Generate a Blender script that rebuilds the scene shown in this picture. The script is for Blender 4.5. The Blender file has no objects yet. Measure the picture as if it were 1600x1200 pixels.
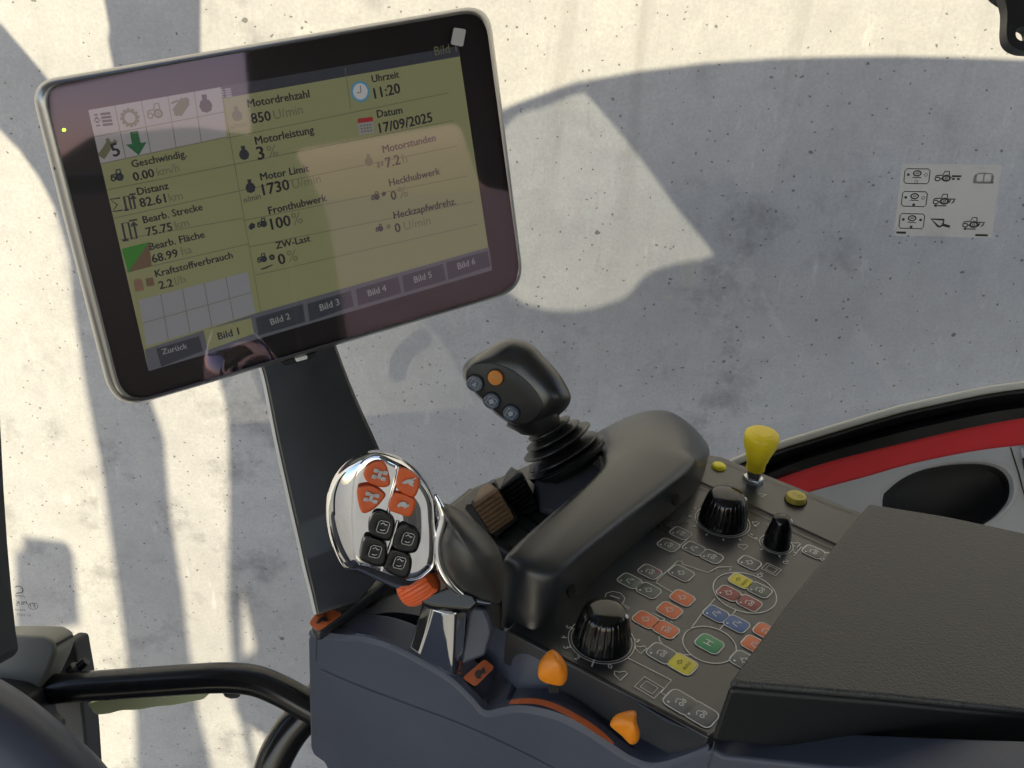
import bpy, bmesh, math, random
from mathutils import Vector, Matrix
random.seed(4)
S = bpy.context.scene
COL = S.collection
V = Vector
# ------------------------------------------------------------------ camera
F = 1500.0
PITCH, ROLL = math.radians(27), math.radians(4)
R0 = V((1, 0, 0)); FW = V((0, math.cos(PITCH), -math.sin(PITCH))); U0 = R0.cross(FW)
RT = math.cos(ROLL) * R0 + math.sin(ROLL) * U0
UP = math.cos(ROLL) * U0 - math.sin(ROLL) * R0
cd = bpy.data.cameras.new('camera'); cam = bpy.data.objects.new('camera', cd); COL.objects.link(cam)
cam.matrix_world = Matrix(((RT.x, UP.x, -FW.x, 0), (RT.y, UP.y, -FW.y, 0), (RT.z, UP.z, -FW.z, 0), (0, 0, 0, 1)))
cd.sensor_width = 36; cd.lens = 36 * F / 1600; cd.clip_start = .02; cd.clip_end = 400
S.camera = cam
# ------------------------------------------------------------------ light
SUN_AZ, SUN_EL = math.radians(15), math.radians(40)
SUN_DIR = V((math.sin(SUN_AZ) * math.cos(SUN_EL), math.cos(SUN_AZ) * math.cos(SUN_EL), -math.sin(SUN_EL)))
w = bpy.data.worlds.new('World'); S.world = w; w.use_nodes = True
wn = w.node_tree; bg = wn.nodes['Background']
sky = wn.nodes.new('ShaderNodeTexSky'); sky.sky_type = 'NISHITA'; sky.sun_disc = False
sky.sun_elevation = SUN_EL; sky.sun_rotation = math.radians(180) + SUN_AZ
wn.links.new(sky.outputs[0], bg.inputs[0]); bg.inputs[1].default_value = 0.15
sd = bpy.data.lights.new('sun', 'SUN'); sd.energy = 5.0; sd.angle = math.radians(.45); sd.color = (1, .895, .62)
sun = bpy.data.objects.new('sun', sd); COL.objects.link(sun)
sun.rotation_euler = SUN_DIR.to_track_quat('-Z', 'Y').to_euler()
S.view_settings.view_transform = 'Standard'; S.view_settings.look = 'None'
S.view_settings.exposure = 0.8; S.view_settings.gamma = 1; S.view_settings.use_curve_mapping = False

# ------------------------------------------------------------------ rays of the layout sketch -> points in the room
def ray(x, y): return RT * ((x - 800) / F) + UP * ((600 - y) / F) + FW
def PZ(x, y, z): d = ray(x, y); return d * (z / d.z)
def PD(x, y, d): return ray(x, y) * d
def PP(x, y, p0, n): d = ray(x, y); return d * (p0.dot(n) / d.dot(n))

# ------------------------------------------------------------------ materials
MATS = {}
def mat(name, col, rough=.5, metal=0, spec=.5, bump=0, bscale=400, var=.0, vscale=6, emit=None, estr=1, coat=0, detail=3, bdist=.001):
    if name in MATS: return MATS[name]
    m = bpy.data.materials.new(name); m.use_nodes = True; nt = m.node_tree; p = nt.nodes['Principled BSDF']
    p.inputs['Base Color'].default_value = (*col, 1); p.inputs['Roughness'].default_value = rough
    p.inputs['Metallic'].default_value = metal; p.inputs['Specular IOR Level'].default_value = spec
    p.inputs['Coat Weight'].default_value = coat; p.inputs['Coat Roughness'].default_value = .08
    tc = nt.nodes.new('ShaderNodeTexCoord')
    if var:
        n = nt.nodes.new('ShaderNodeTexNoise'); n.inputs['Scale'].default_value = vscale; n.inputs['Detail'].default_value = 6
        nt.links.new(tc.outputs['Object'], n.inputs['Vector'])
        r = nt.nodes.new('ShaderNodeValToRGB')
        r.color_ramp.elements[0].position = .3; r.color_ramp.elements[1].position = .7
        r.color_ramp.elements[0].color = (*[c * (1 - var) for c in col], 1); r.color_ramp.elements[1].color = (*[min(1, c * (1 + var)) for c in col], 1)
        nt.links.new(n.outputs[0], r.inputs[0]); nt.links.new(r.outputs[0], p.inputs['Base Color'])
        mr = nt.nodes.new('ShaderNodeMapRange'); mr.inputs[3].default_value = max(0, rough - .08); mr.inputs[4].default_value = min(1, rough + .08)
        nt.links.new(n.outputs[0], mr.inputs[0]); nt.links.new(mr.outputs[0], p.inputs['Roughness'])
    if bump:
        n2 = nt.nodes.new('ShaderNodeTexNoise'); n2.inputs['Scale'].default_value = bscale; n2.inputs['Detail'].default_value = detail
        nt.links.new(tc.outputs['Object'], n2.inputs['Vector'])
        b = nt.nodes.new('ShaderNodeBump'); b.inputs['Strength'].default_value = bump; b.inputs['Distance'].default_value = bdist
        nt.links.new(n2.outputs[0], b.inputs['Height']); nt.links.new(b.outputs[0], p.inputs['Normal'])
    if emit:
        p.inputs['Emission Color'].default_value = (*emit, 1); p.inputs['Emission Strength'].default_value = estr
    MATS[name] = m; return m
def glass_mat(name, tint=(1, 1, 1), f0=.04, gcol=(1, 1, 1), grough=0.0):
    m = bpy.data.materials.new(name); m.use_nodes = True; nt = m.node_tree; N = nt.nodes
    N.remove(N['Principled BSDF']); out = N['Material Output']
    t = N.new('ShaderNodeBsdfTransparent'); t.inputs[0].default_value = (*tint, 1)
    g = N.new('ShaderNodeBsdfGlossy'); g.inputs['Roughness'].default_value = grough; g.inputs['Color'].default_value = (*gcol, 1)
    lw = N.new('ShaderNodeLayerWeight'); lw.inputs[0].default_value = .5
    pw = N.new('ShaderNodeMath'); pw.operation = 'POWER'; pw.inputs[1].default_value = 5
    ma = N.new('ShaderNodeMath'); ma.operation = 'MULTIPLY_ADD'; ma.inputs[1].default_value = 1 - f0; ma.inputs[2].default_value = f0
    mx = N.new('ShaderNodeMixShader')
    L = nt.links.new
    L(lw.outputs['Facing'], pw.inputs[0]); L(pw.outputs[0], ma.inputs[0]); L(ma.outputs[0], mx.inputs[0])
    L(t.outputs[0], mx.inputs[1]); L(g.outputs[0], mx.inputs[2]); L(mx.outputs[0], out.inputs[0])
    return m

def dusty(m):
    nt = m.node_tree; N = nt.nodes; L = nt.links.new; out = N['Material Output']; src = out.inputs[0].links[0].from_socket
    tc = N.new('ShaderNodeTexCoord'); d = N.new('ShaderNodeBsdfDiffuse'); d.inputs[0].default_value = (.75, .74, .70, 1); mx = N.new('ShaderNodeMixShader')
    def no(scale, a, b, top, sx=1, sz=1):
        mp = N.new('ShaderNodeMapping'); mp.inputs['Scale'].default_value = (sx, 1, sz); L(tc.outputs['Object'], mp.inputs[0])
        n = N.new('ShaderNodeTexNoise'); n.inputs['Scale'].default_value = scale; n.inputs['Detail'].default_value = 7; n.inputs['Roughness'].default_value = .7; L(mp.outputs[0], n.inputs[0])
        r = N.new('ShaderNodeMapRange'); r.inputs[1].default_value = a; r.inputs[2].default_value = b; r.inputs[4].default_value = top; L(n.outputs[0], r.inputs[0]); return r.outputs[0]
    f = None
    for a in (no(5, .50, .75, .07), no(120, .70, .76, .30), no(26, .62, .74, .10, 2.5, .3)):
        if f is None: f = a
        else:
            q = N.new('ShaderNodeMath'); q.operation = 'ADD'; L(f, q.inputs[0]); L(a, q.inputs[1]); f = q.outputs[0]
    L(f, mx.inputs[0]); L(src, mx.inputs[1]); L(d.outputs[0], mx.inputs[2]); L(mx.outputs[0], out.inputs[0]); return m

def concrete():
    m = bpy.data.materials.new('concrete'); m.use_nodes = True; nt = m.node_tree; N = nt.nodes; L = nt.links.new
    p = N['Principled BSDF']; p.inputs['Roughness'].default_value = .9; p.inputs['Specular IOR Level'].default_value = .2
    tc = N.new('ShaderNodeTexCoord')
    def noise(scale, detail=6, rough=.6, sx=1, sz=1):
        mp = N.new('ShaderNodeMapping'); mp.inputs['Scale'].default_value = (sx, 1, sz)
        L(tc.outputs['Object'], mp.inputs['Vector'])
        n = N.new('ShaderNodeTexNoise'); n.inputs['Scale'].default_value = scale; n.inputs['Detail'].default_value = detail; n.inputs['Roughness'].default_value = rough
        L(mp.outputs[0], n.inputs['Vector']); return n.outputs[0], mp
    def rng(s, a, b, c=0, d=1):
        r = N.new('ShaderNodeMapRange'); r.inputs[1].default_value = a; r.inputs[2].default_value = b; r.inputs[3].default_value = c; r.inputs[4].default_value = d
        L(s, r.inputs[0]); return r.outputs[0]
    def mul(a, b, op='MULTIPLY'):
        q = N.new('ShaderNodeMath'); q.operation = op
        for i, s in enumerate((a, b)):
            if isinstance(s, (int, float)): q.inputs[i].default_value = s
            else: L(s, q.inputs[i])
        return q.outputs[0]
    def mix(f, a, b, mode='MIX'):
        q = N.new('ShaderNodeMix'); q.data_type = 'RGBA'; q.blend_type = mode
        if isinstance(f, (int, float)): q.inputs[0].default_value = f
        else: L(f, q.inputs[0])
        for i, s in ((6, a), (7, b)):
            if isinstance(s, tuple): q.inputs[i].default_value = (*s, 1)
            else: L(s, q.inputs[i])
        return q.outputs[2]
    big, _ = noise(1.7, 8, .62)
    fine, _ = noise(28, 8, .7)
    c = mix(rng(big, .35, .68), (.40, .392, .37), (.50, .492, .465))
    c = mix(rng(fine, .3, .7, 0, .55), c, (.36, .355, .34))
    mo, _ = noise(9, 7, .75)
    c = mix(rng(mo, .42, .66, 0, .34), c, (.28, .278, .272))
    gr, _ = noise(140, 5, .8)
    c = mix(rng(gr, .42, .62, 0, .5), c, (.30, .297, .29))
    pa, _ = noise(13, 6, .7, 2.2, .5)
    c = mix(rng(pa, .60, .72, 0, .45), c, (.60, .59, .56))
    # grey weather stains, clustered high on the wall and to the right
    st, _ = noise(5.5, 9, .72)
    msk, mp = noise(1.1, 2, .5)
    mp.inputs['Location'].default_value = (-.55, 0, .1)
    c = mix(mul(rng(st, .52, .66), rng(msk, .42, .58, 0, .75)), c, (.185, .183, .178))
    # run-off streaks
    sk, _ = noise(7, 5, .6, 1.6, .09)
    tz = N.new('ShaderNodeSeparateXYZ'); L(tc.outputs['Object'], tz.inputs[0])
    c = mix(mul(rng(sk, .54, .68, 0, .40), rng(tz.outputs['Z'], -1.1, -.25)), c, (.24, .232, .21))
    # blow holes: sparse dark pits at two sizes
    def pits(scale, rad, keep, sx=1):
        mp = N.new('ShaderNodeMapping'); mp.inputs['Scale'].default_value = (sx, 0, 1)
        L(tc.outputs['Object'], mp.inputs['Vector'])
        ds, _ = noise(60, 3)
        wv = N.new('ShaderNodeVectorMath'); wv.operation = 'ADD'
        sc = N.new('ShaderNodeVectorMath'); sc.operation = 'SCALE'; sc.inputs[3].default_value = .012
        dn = N.new('ShaderNodeTexNoise'); dn.inputs['Scale'].default_value = 70; L(mp.outputs[0], dn.inputs['Vector'])
        L(dn.outputs['Color'], sc.inputs[0]); L(mp.outputs[0], wv.inputs[0]); L(sc.outputs[0], wv.inputs[1])
        v = N.new('ShaderNodeTexVoronoi'); v.inputs['Scale'].default_value = scale; L(wv.outputs[0], v.inputs['Vector'])
        sp = N.new('ShaderNodeSeparateColor'); L(v.outputs['Color'], sp.inputs[0])
        k = mul(sp.outputs[0], keep, 'LESS_THAN')
        rr = mul(mul(sp.outputs[1], .9), .25, 'ADD')
        d = mul(v.outputs['Distance'], mul(rr, rad))
        lt = mul(d, 1.0, 'DIVIDE')
        q = N.new('ShaderNodeMath'); q.operation = 'LESS_THAN'; L(v.outputs['Distance'], q.inputs[0]); L(mul(rr, rad), q.inputs[1])
        return mul(k, q.outputs[0])
    p1 = pits(13, .10, .6); p2 = pits(30, .17, .75, .8); p4 = pits(52, .22, .5); p3 = pits(5, .045, .6)
    pit = mul(mul(mul(p1, p2, 'MAXIMUM'), p3, 'MAXIMUM'), p4, 'MAXIMUM')
    c = mix(mul(pit, .8), c, (.10, .097, .09))
    L(c, p.inputs['Base Color'])
    b = N.new('ShaderNodeBump'); b.inputs['Strength'].default_value = .35; b.inputs['Distance'].default_value = .004
    L(mul(fine, mul(pit, -1.5), 'ADD'), b.inputs['Height']); L(b.outputs[0], p.inputs['Normal'])
    return m

PLAST = mat('console_plastic', (.026, .028, .032), .34, spec=.75, bump=.14, bscale=1300, var=.25, vscale=22)
PLAST_SKY = mat('sky_tinted_plastic', (.066, .076, .108), .42, bump=.18, bscale=1400, var=.07, vscale=14)  # console plastic again, blue skylight put into its colour
DARK = mat('dark_plastic', (.017, .018, .021), .40, bump=.12, bscale=1300, var=.15, vscale=30)
BLACK = mat('gloss_black', (.006, .006, .0065), .12, var=.15, vscale=40)
SATIN = mat('satin_black', (.010, .010, .011), .22, var=.2, vscale=30)
VOID = mat('deep_black', (.004, .004, .004), .7)
PADM = mat('armrest_grain', (.034, .035, .037), .44, spec=.75, bump=.8, bscale=780, var=.16, vscale=420, detail=3, bdist=.0012)
PANEL = mat('panel_film', (.027, .030, .034), .30, spec=.75, bump=.06, bscale=2200, var=.18, vscale=24)
CHROME = mat('chrome', (.76, .76, .79), .035, metal=1)
SILVER = mat('brushed_silver', (.36, .35, .34), .3, metal=.9, bump=.05, bscale=900)
STEEL = mat('zinc_steel', (.55, .55, .56), .25, metal=1, var=.1, vscale=80)
ORANGE = mat('orange_button', (.72, .125, .03), .42, bump=.1, bscale=1300, var=.08, vscale=60)
ORANGE2 = mat('orange_lever', (.88, .27, .012), .40, bump=.15, bscale=1200, var=.08, vscale=60)
ORANGEL = mat('orange_cap', (.75, .26, .04), .35, var=.08, vscale=60)
STICKO = mat('orange_film', (.72, .16, .045), .5, var=.1, vscale=60)
YELLOW = mat('yellow_plastic', (.85, .64, .02), .42, bump=.12, bscale=1200, var=.06, vscale=60)
LENS = mat('yellow_lens', (.92, .82, .01), .15)
PALEY = mat('pale_yellow', (.62, .50, .07), .45, var=.08, vscale=60)
WHITE = mat('white_print', (.82, .82, .80), .5)
PRINT = mat('grey_print', (.80, .80, .78), .45)
DPRINT = mat('dark_print', (.03, .03, .03), .5)
RED = mat('red_paint', (.86, .05, .055), .35, var=.04, vscale=30, coat=.3)
GREYT = mat('grey_trim', (.52, .52, .51), .6, bump=.12, bscale=1200, var=.05, vscale=10)
GREYD = mat('pocket_grey', (.048, .048, .050), .7, var=.15, vscale=20)
CREAM = mat('cream_trim', (.62, .59, .50), .45)
RUBBER = mat('rubber', (.020, .020, .020), .36, bump=.1, bscale=900)
BROWN = mat('brown_plastic', (.20, .125, .07), .45, bump=.1, bscale=1200, var=.1, vscale=70)
GRIPP = mat('lever_grip', (.034, .034, .032), .40, spec=.8, bump=.2, bscale=1800, var=.08, vscale=50)
GREENG = mat('pale_grip', (.68, .72, .42), .45)
CAP = mat('blue_black_cap', (.09, .115, .17), .22, coat=.3)

# ------------------------------------------------------------------ mesh helpers
def link(o, parent=None):
    COL.objects.link(o)
    if parent is not None:
        o.parent = parent; o.matrix_parent_inverse = Matrix.Translation(-parent_world(parent))
    return o
def parent_world(p):
    t = V(p.location)
    while p.parent is not None and p.type == 'EMPTY': p = p.parent
    return t if p.type == 'EMPTY' else V((0, 0, 0))
def thing(name, label, cat, loc, group=None):
    o = bpy.data.objects.new(name, None); COL.objects.link(o); o.location = loc; o.empty_display_size = .02
    o['label'] = label; o['category'] = cat
    if group: o['group'] = group
    return o
def tag(o, label, cat, group=None, kind=None):
    if label: o['label'] = label
    if cat: o['category'] = cat
    if group: o['group'] = group
    if kind: o['kind'] = kind
    return o
class MB:
    def __init__(s): s.v = []; s.f = []; s.m = []; s.mats = []
    def mi(s, m):
        if m not in s.mats: s.mats.append(m)
        return s.mats.index(m)
    def add(s, vs, fs, m):
        b = len(s.v); s.v += [tuple(v) for v in vs]; i = s.mi(m)
        for f in fs: s.f.append([b + k for k in f]); s.m.append(i)
    def poly(s, pts, m): s.add(pts, [list(range(len(pts)))], m)
    def ribbon(s, pts, wd, n, m, closed=False):
        pts = [V(p) for p in pts]; N_ = len(pts); a = []
        for i in range(N_):
            q = pts[(i + 1) % N_] if (closed or i < N_ - 1) else pts[i]
            p = pts[i - 1] if (closed or i > 0) else pts[i]
            t = (q - p); t = t.normalized() if t.length > 1e-9 else V((1, 0, 0))
            sd_ = n.cross(t).normalized() * wd / 2
            a += [pts[i] - sd_, pts[i] + sd_]
        fs = [[2 * i, 2 * i + 1, (2 * i + 3) % (2 * N_), (2 * i + 2) % (2 * N_)] for i in range(N_ if closed else N_ - 1)]
        s.add(a, fs, m)
    def prism(s, base, d, m):
        n = len(base); vs = [V(p) for p in base] + [V(p) + d for p in base]
        s.add(vs, [list(range(n))[::-1], list(range(n, 2 * n))] + [[i, (i + 1) % n, n + (i + 1) % n, n + i] for i in range(n)], m)
    def shell(s, rings, m, cap0=True, cap1=True):
        n = len(rings[0]); vs = [p for r in rings for p in r]; fs = []
        for k in range(len(rings) - 1):
            for i in range(n):
                j = (i + 1) % n; fs.append([k * n + i, k * n + j, (k + 1) * n + j, (k + 1) * n + i])
        if cap0: fs.append(list(range(n))[::-1])
        if cap1: fs.append([(len(rings) - 1) * n + i for i in range(n)])
        s.add(vs, fs, m)
    def lathe(s, prof, o, ax, m, seg=48, flute=None, cap=True):
        ax = ax.normalized(); e1 = ax.orthogonal().normalized(); e2 = ax.cross(e1)
        rings = []
        for k, (r, h) in enumerate(prof):
            ring = []
            for i in range(seg):
                t = 2 * math.pi * i / seg; rr = r
                if flute: rr = r * (1 + flute(k, t))
                ring.append(o + ax * h + (e1 * math.cos(t) + e2 * math.sin(t)) * rr)
            rings.append(ring)
        s.shell(rings, m, cap, cap)
    def tube(s, pts, r, m, seg=20):
        pts = [V(p) for p in pts]; rings = []; up = None
        for i, p in enumerate(pts):
            t = (pts[min(i + 1, len(pts) - 1)] - pts[max(i - 1, 0)]).normalized()
            if up is None: up = t.orthogonal().normalized()
            up = (up - t * up.dot(t)).normalized(); b = t.cross(up)
            rr = r[i] if isinstance(r, (list, tuple)) else r
            rings.append([p + (up * math.cos(a) + b * math.sin(a)) * rr for a in [2 * math.pi * k / seg for k in range(seg)]])
        s.shell(rings, m)
    def text(s, body, p0, p1, n, m, bold=0, flip=False):
        c = bpy.data.curves.new('t', 'FONT'); c.body = body; c.size = 1; c.resolution_u = 2
        o = bpy.data.objects.new('t', c); me = bpy.data.meshes.new_from_object(o)
        xs = [v.co.x for v in me.vertices]
        if xs:
            vv = [tuple(v.co) for v in me.vertices]; ff = [list(p.vertices) for p in me.polygons]; nv = len(vv)
            x0, x1 = min(xs), max(xs); sc = (p1 - p0).length / (x1 - x0); ex = (p1 - p0).normalized(); ey = n.cross(ex).normalized()
            for k, (ox, oy) in enumerate([(-bold, 0), (bold, 0), (0, bold * .6), (0, -bold * .6)] if bold else [(0, 0)]):
                s.add([p0 + n * (.00002 * k) + ex * sc * ((x1 - x if flip else x - x0) + ox) + ey * sc * (y + oy) for x, y, z in vv], ff, m)
        bpy.data.objects.remove(o); bpy.data.meshes.remove(me)
    def build(s, name, parent=None, smooth=35, bevel=0, bseg=3, sub=0, crease=None, weld=False):
        me = bpy.data.meshes.new(name); me.from_pydata(s.v, [], s.f)
        for m in s.mats: me.materials.append(m)
        me.polygons.foreach_set('material_index', s.m)
        bm = bmesh.new(); bm.from_mesh(me)
        if weld: bmesh.ops.remove_doubles(bm, verts=bm.verts, dist=1e-5)
        bmesh.ops.recalc_face_normals(bm, faces=bm.faces) if smooth else None
        bm.to_mesh(me); bm.free()
        if smooth:
            me.polygons.foreach_set('use_smooth', [True] * len(me.polygons))
            if not sub: me.set_sharp_from_angle(angle=math.radians(smooth))
        o = bpy.data.objects.new(name, me); link(o, parent)
        if bevel:
            b = o.modifiers.new('bevel', 'BEVEL'); b.width = bevel; b.segments = bseg; b.limit_method = 'ANGLE'; b.angle_limit = math.radians(28); b.harden_normals = True
        if sub:
            q = o.modifiers.new('sub', 'SUBSURF'); q.levels = sub; q.render_levels = sub
        return o
def spline(pts, per=8, closed=True):
    n = len(pts); out = []
    for i in range(n if closed else n - 1):
        if closed: p = [pts[(i + k - 1) % n] for k in range(4)]
        else: p = [pts[max(0, min(n - 1, i + k - 1))] for k in range(4)]
        for j in range(per):
            t = j / per; t2, t3 = t * t, t * t * t
            out.append(tuple(.5 * (2 * b + (c - a) * t + (2 * a - 5 * b + 4 * c - d) * t2 + (3 * b - a - 3 * c + d) * t3) for a, b, c, d in zip(*p)))
    if not closed: out.append(tuple(pts[-1]))
    return out
def resamp(pts, n):
    P_ = list(pts) + [pts[0]]; d = [0]
    for a, b in zip(P_, P_[1:]): d.append(d[-1] + math.dist(a, b))
    out = []; k = 0
    for i in range(n):
        t = d[-1] * i / n
        while d[k + 1] < t: k += 1
        u = (t - d[k]) / max(1e-9, d[k + 1] - d[k]); out.append(tuple(a + (b - a) * u for a, b in zip(P_[k], P_[k + 1])))
    return out
def angle_samp(pts, n, c):
    """outline re-sampled at n equal angles about c, so that rings of different outlines match"""
    out = []; m = len(pts)
    for i in range(n):
        a = 2 * math.pi * i / n; dx, dy = math.cos(a), math.sin(a); best = None
        for k in range(m):
            x1, y1 = pts[k][0] - c[0], pts[k][1] - c[1]; x2, y2 = pts[(k + 1) % m][0] - c[0], pts[(k + 1) % m][1] - c[1]
            ex, ey = x2 - x1, y2 - y1; det = dx * -ey + dy * ex
            if abs(det) < 1e-12: continue
            t = (x1 * -ey + y1 * ex) / det; u = (dx * y1 - dy * x1) / det
            if t > 0 and -1e-6 <= u <= 1 + 1e-6 and (best is None or t > best): best = t
        best = best or 1
        out.append((c[0] + dx * best, c[1] + dy * best))
    return out
def cxy(pts): return (sum(p[0] for p in pts) / len(pts), sum(p[1] for p in pts) / len(pts))
def inset(pts, d):
    """inset a closed 2D outline by d (unit of the points) along averaged normals"""
    n = len(pts); A = sum(pts[i][0] * pts[(i + 1) % n][1] - pts[(i + 1) % n][0] * pts[i][1] for i in range(n)); sg = 1 if A > 0 else -1; out = []
    for i in range(n):
        a, b = pts[i - 1], pts[(i + 1) % n]; t = (b[0] - a[0], b[1] - a[1]); L = math.hypot(*t) or 1
        out.append((pts[i][0] - sg * t[1] / L * d, pts[i][1] + sg * t[0] / L * d))
    return out
def button(mb, out2, to3, n, h, bev, m, px):
    """rounded key: out2 outline in sketch units, to3 maps it on its plane, n outward normal, h height, px metres per unit"""
    r = [(0, 0), (0, h - bev), (bev * .3 / px, h - bev * .3), (bev / px, h)]
    mb.shell([[to3(p) + n * z for p in (inset(out2, i) if i else out2)] for i, z in r], m, True, True)
def flat_curve(name, splines, M, ext, m, parent=None):
    """filled outline with holes (first spline outer), M maps the xy plane into the room, ext thickness"""
    c = bpy.data.curves.new(name, 'CURVE'); c.dimensions = '2D'; c.fill_mode = 'BOTH'; c.extrude = ext / 2
    for sp in splines:
        q = c.splines.new('POLY'); q.points.add(len(sp) - 1); q.use_cyclic_u = True
        for i, p in enumerate(sp): q.points[i].co = (p[0], p[1], 0, 1)
    t = bpy.data.objects.new('t', c); me = bpy.data.meshes.new_from_object(t); bpy.data.objects.remove(t)
    me.name = name; me.transform(M); me.materials.clear(); me.materials.append(m)
    o = bpy.data.objects.new(name, me); return link(o, parent)
def circ(cx, cy, r, n=20, ry=None): return [(cx + r * math.cos(2 * math.pi * i / n), cy + (ry or r) * math.sin(2 * math.pi * i / n)) for i in range(n)]

# ================================================================== SETTING
WY = 2.0
ZG = -2.75
mb = MB(); mb.poly([(-60, -60, ZG), (60, -60, ZG), (60, 60, ZG), (-60, 60, ZG)], mat('yard_asphalt', (.15, .15, .15), .9, var=.15, vscale=2, bump=.3, bscale=40, bdist=.01))
tag(mb.build('ground', smooth=0), None, None, kind='structure')
mb = MB(); mb.prism([(-6, WY, ZG), (6, WY, ZG), (6, WY + .25, ZG), (-6, WY + .25, ZG)], V((0, 0, 5.2)), concrete())
tag(mb.build('concrete_wall', smooth=0), 'pale stained concrete wall full of small pits outside the cab window', 'wall')

# cab roof overhead (out of frame, shades the console, outline cut to the wall shadows)
RZ = .55
def roofpt(x, y, z=RZ):
    d = ray(x, y); W = d * (WY / d.y); t = (W.z - z) / SUN_DIR.z
    q = W - SUN_DIR * t; return (q.x, q.y)
arc = [(1900, 118), (1750, 108), (1600, 100), (1500, 96), (1400, 94), (1300, 95), (1200, 98), (1100, 105), (1000, 117), (920, 131), (860, 148), (800, 170)]
outer = arc + [(740, 200), (560, 250), (330, 200), (313, 82), (313, 0), (316, -120), (160, -120), (163, 0), (172, 48), (169, 65), (177, 102), (178, 140), (110, 190), (72, 125), (60, 110), (30, 75),
  (0, 40), (-60, -20), (-200, -110), (-200, 80), (-60, 150), (0, 198), (30, 230), (60, 272), (85, 320), (108, 400), (115, 480), (135, 610), (160, 738), (179, 880), (192, 980), (205, 1080), (212, 1111), (212, 1330),
  (350, 1330), (332, 1200), (309, 1111), (300, 1040), (292, 980), (287, 930), (267, 813), (257, 690), (237, 630), (230, 560), (330, 540), (344, 597), (356, 647), (358, 772), (356, 942), (362, 1033), (366, 1105), (374, 1120), (392, 1200), (402, 1290),
  (410, 1560), (1100, 1700), (2300, 1500), (2300, 118)]
patch = [(796, 186), (850, 162), (906, 140), (930, 156), (1000, 240), (1060, 322), (1116, 392), (1108, 406), (1060, 416), (1012, 432), (986, 460), (962, 476), (900, 490), (840, 486), (800, 466), (770, 430), (740, 300)]
slit1 = [(378, 914), (400, 1014), (396, 1020), (380, 1030)]
slit2 = [(388, 1130), (416, 1148), (418, 1165), (410, 1200), (402, 1205)]
roof = thing('wall_shadow_roof', 'dark cab roof cut to the wall shadows, out of view overhead', 'roof', (0.3, 0, RZ))
flat_curve('wall_shadow_panel', [[roofpt(*p) for p in sp] for sp in (outer, spline(patch, 4), slit1, slit2)], Matrix.Translation((0, 0, RZ)), .016, mat('wall_shadow_lining', (.30, .30, .30), .8, var=.05), roof)
TINT = glass_mat('sun_patch_tint', (.40, .43, .46))
pc = [roofpt(*p) for p in patch]; cc = cxy(pc)
mb = MB(); mb.poly([(cc[0] + (p[0] - cc[0]) * 1.03, cc[1] + (p[1] - cc[1]) * 1.03, RZ + .012) for p in pc], TINT); mb.build('sun_patch_pane', roof, smooth=0)  # added tinted pane, shaped to dim the sun patch on the wall
# rear wall of the cab added out of frame, openings cut to the terminal's glare
rw = thing('screen_glare_wall', 'dark cab rear wall with openings cut to the screen glare, out of view', 'cab wall', (1.25, -.6, -1.2))
cf = thing('floor_light_block', 'dark rubber cab floor added to block light from below, out of view', 'floor', (0, 0, -1.46))  # unseen floor added to block light bounced up from the yard
mb = MB(); mb.prism([(-.9, -1.6, -1.46), (1.3, -1.6, -1.46), (1.3, .84, -1.46), (-.9, .84, -1.46)], V((0, 0, .02)), RUBBER); mb.build('light_block_mat', cf, smooth=0)
se = thing('seat_light_block', 'black seat added to darken the console hump, out of view', 'seat', (.72, -.48, -1.44))  # unseen seat added to keep light off the hump's side
mb = MB(); mb.prism([(.66, -.78, -.95), (.80, -.78, -.95), (.80, -.18, -.95), (.66, -.18, -.95)], V((.06, 0, .80)), RUBBER); mb.build('light_block_backrest', se, bevel=.05)
mb = MB(); mb.prism([(.22, -.76, -1.1), (.70, -.76, -1.1), (.70, -.20, -1.1), (.22, -.20, -1.1)], V((0, 0, .14)), RUBBER); mb.build('light_block_cushion', se, bevel=.05)
mb = MB(); mb.prism([(.32, -.66, -1.44), (.62, -.66, -1.44), (.62, -.30, -1.44), (.32, -.30, -1.44)], V((0, 0, .34)), VOID); mb.build('light_block_base', se, bevel=.02)
mir = [(38, 842), (104, 850), (115, 868), (125, 972), (60, 985), (25, 985), (25, 865), (36, 864)]
mt = flat_curve('exterior_mirror', [[roofpt(*p) for p in mir], ], Matrix.Translation((0, 0, RZ)), .016, DARK)
tag(mt, 'dark exterior mirror on the cab front, out of view', 'mirror')

# ================================================================== WINDOW, SILL, RIGHT TRIM
GY = .95
GN = V((0, -1, 0))
def PG(x, y, off=.004): d = ray(x, y); return d * ((GY - off) / d.y)
gl = thing('door_glass', 'large clear cab door window between the console and the wall', 'window', (0, GY, -.6))
mb = MB(); mb.prism([(-1.3, GY, -1.5), (1.3, GY, -1.5), (1.3, GY + .005, -1.5), (-1.3, GY + .005, -1.5)], V((0, 0, 2.02)), dusty(glass_mat('window_glass', (.975, .972, .985), .022))); mb.build('pane', gl, smooth=0)
mb = MB()   # etched maker's mark read from behind: mirrored
mb.text('PILK', PG(25, 944), PG(43, 945), GN, DPRINT, .01, flip=True)
mb.ribbon([PG(x, y) for x, y in [(25, 916), (31, 916), (35, 919), (36, 923), (34, 926), (25, 927)]], .0014, GN, DPRINT)
mb.text('43R-00', PG(24, 954), PG(40, 955), GN, DPRINT, 0, flip=True); mb.text('E1 DOT', PG(26, 962), PG(48, 963), GN, DPRINT, 0, flip=True)
mb.ribbon([PG(*p) for p in circ(52, 947, 7.5, 20, 5)], .0008, GN, DPRINT, True); mb.text('E1', PG(48, 949), PG(56, 949), GN, DPRINT, 0, flip=True)
mb.text('TEMP', PG(24, 933), PG(38, 933), GN, DPRINT, 0, flip=True)
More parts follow.
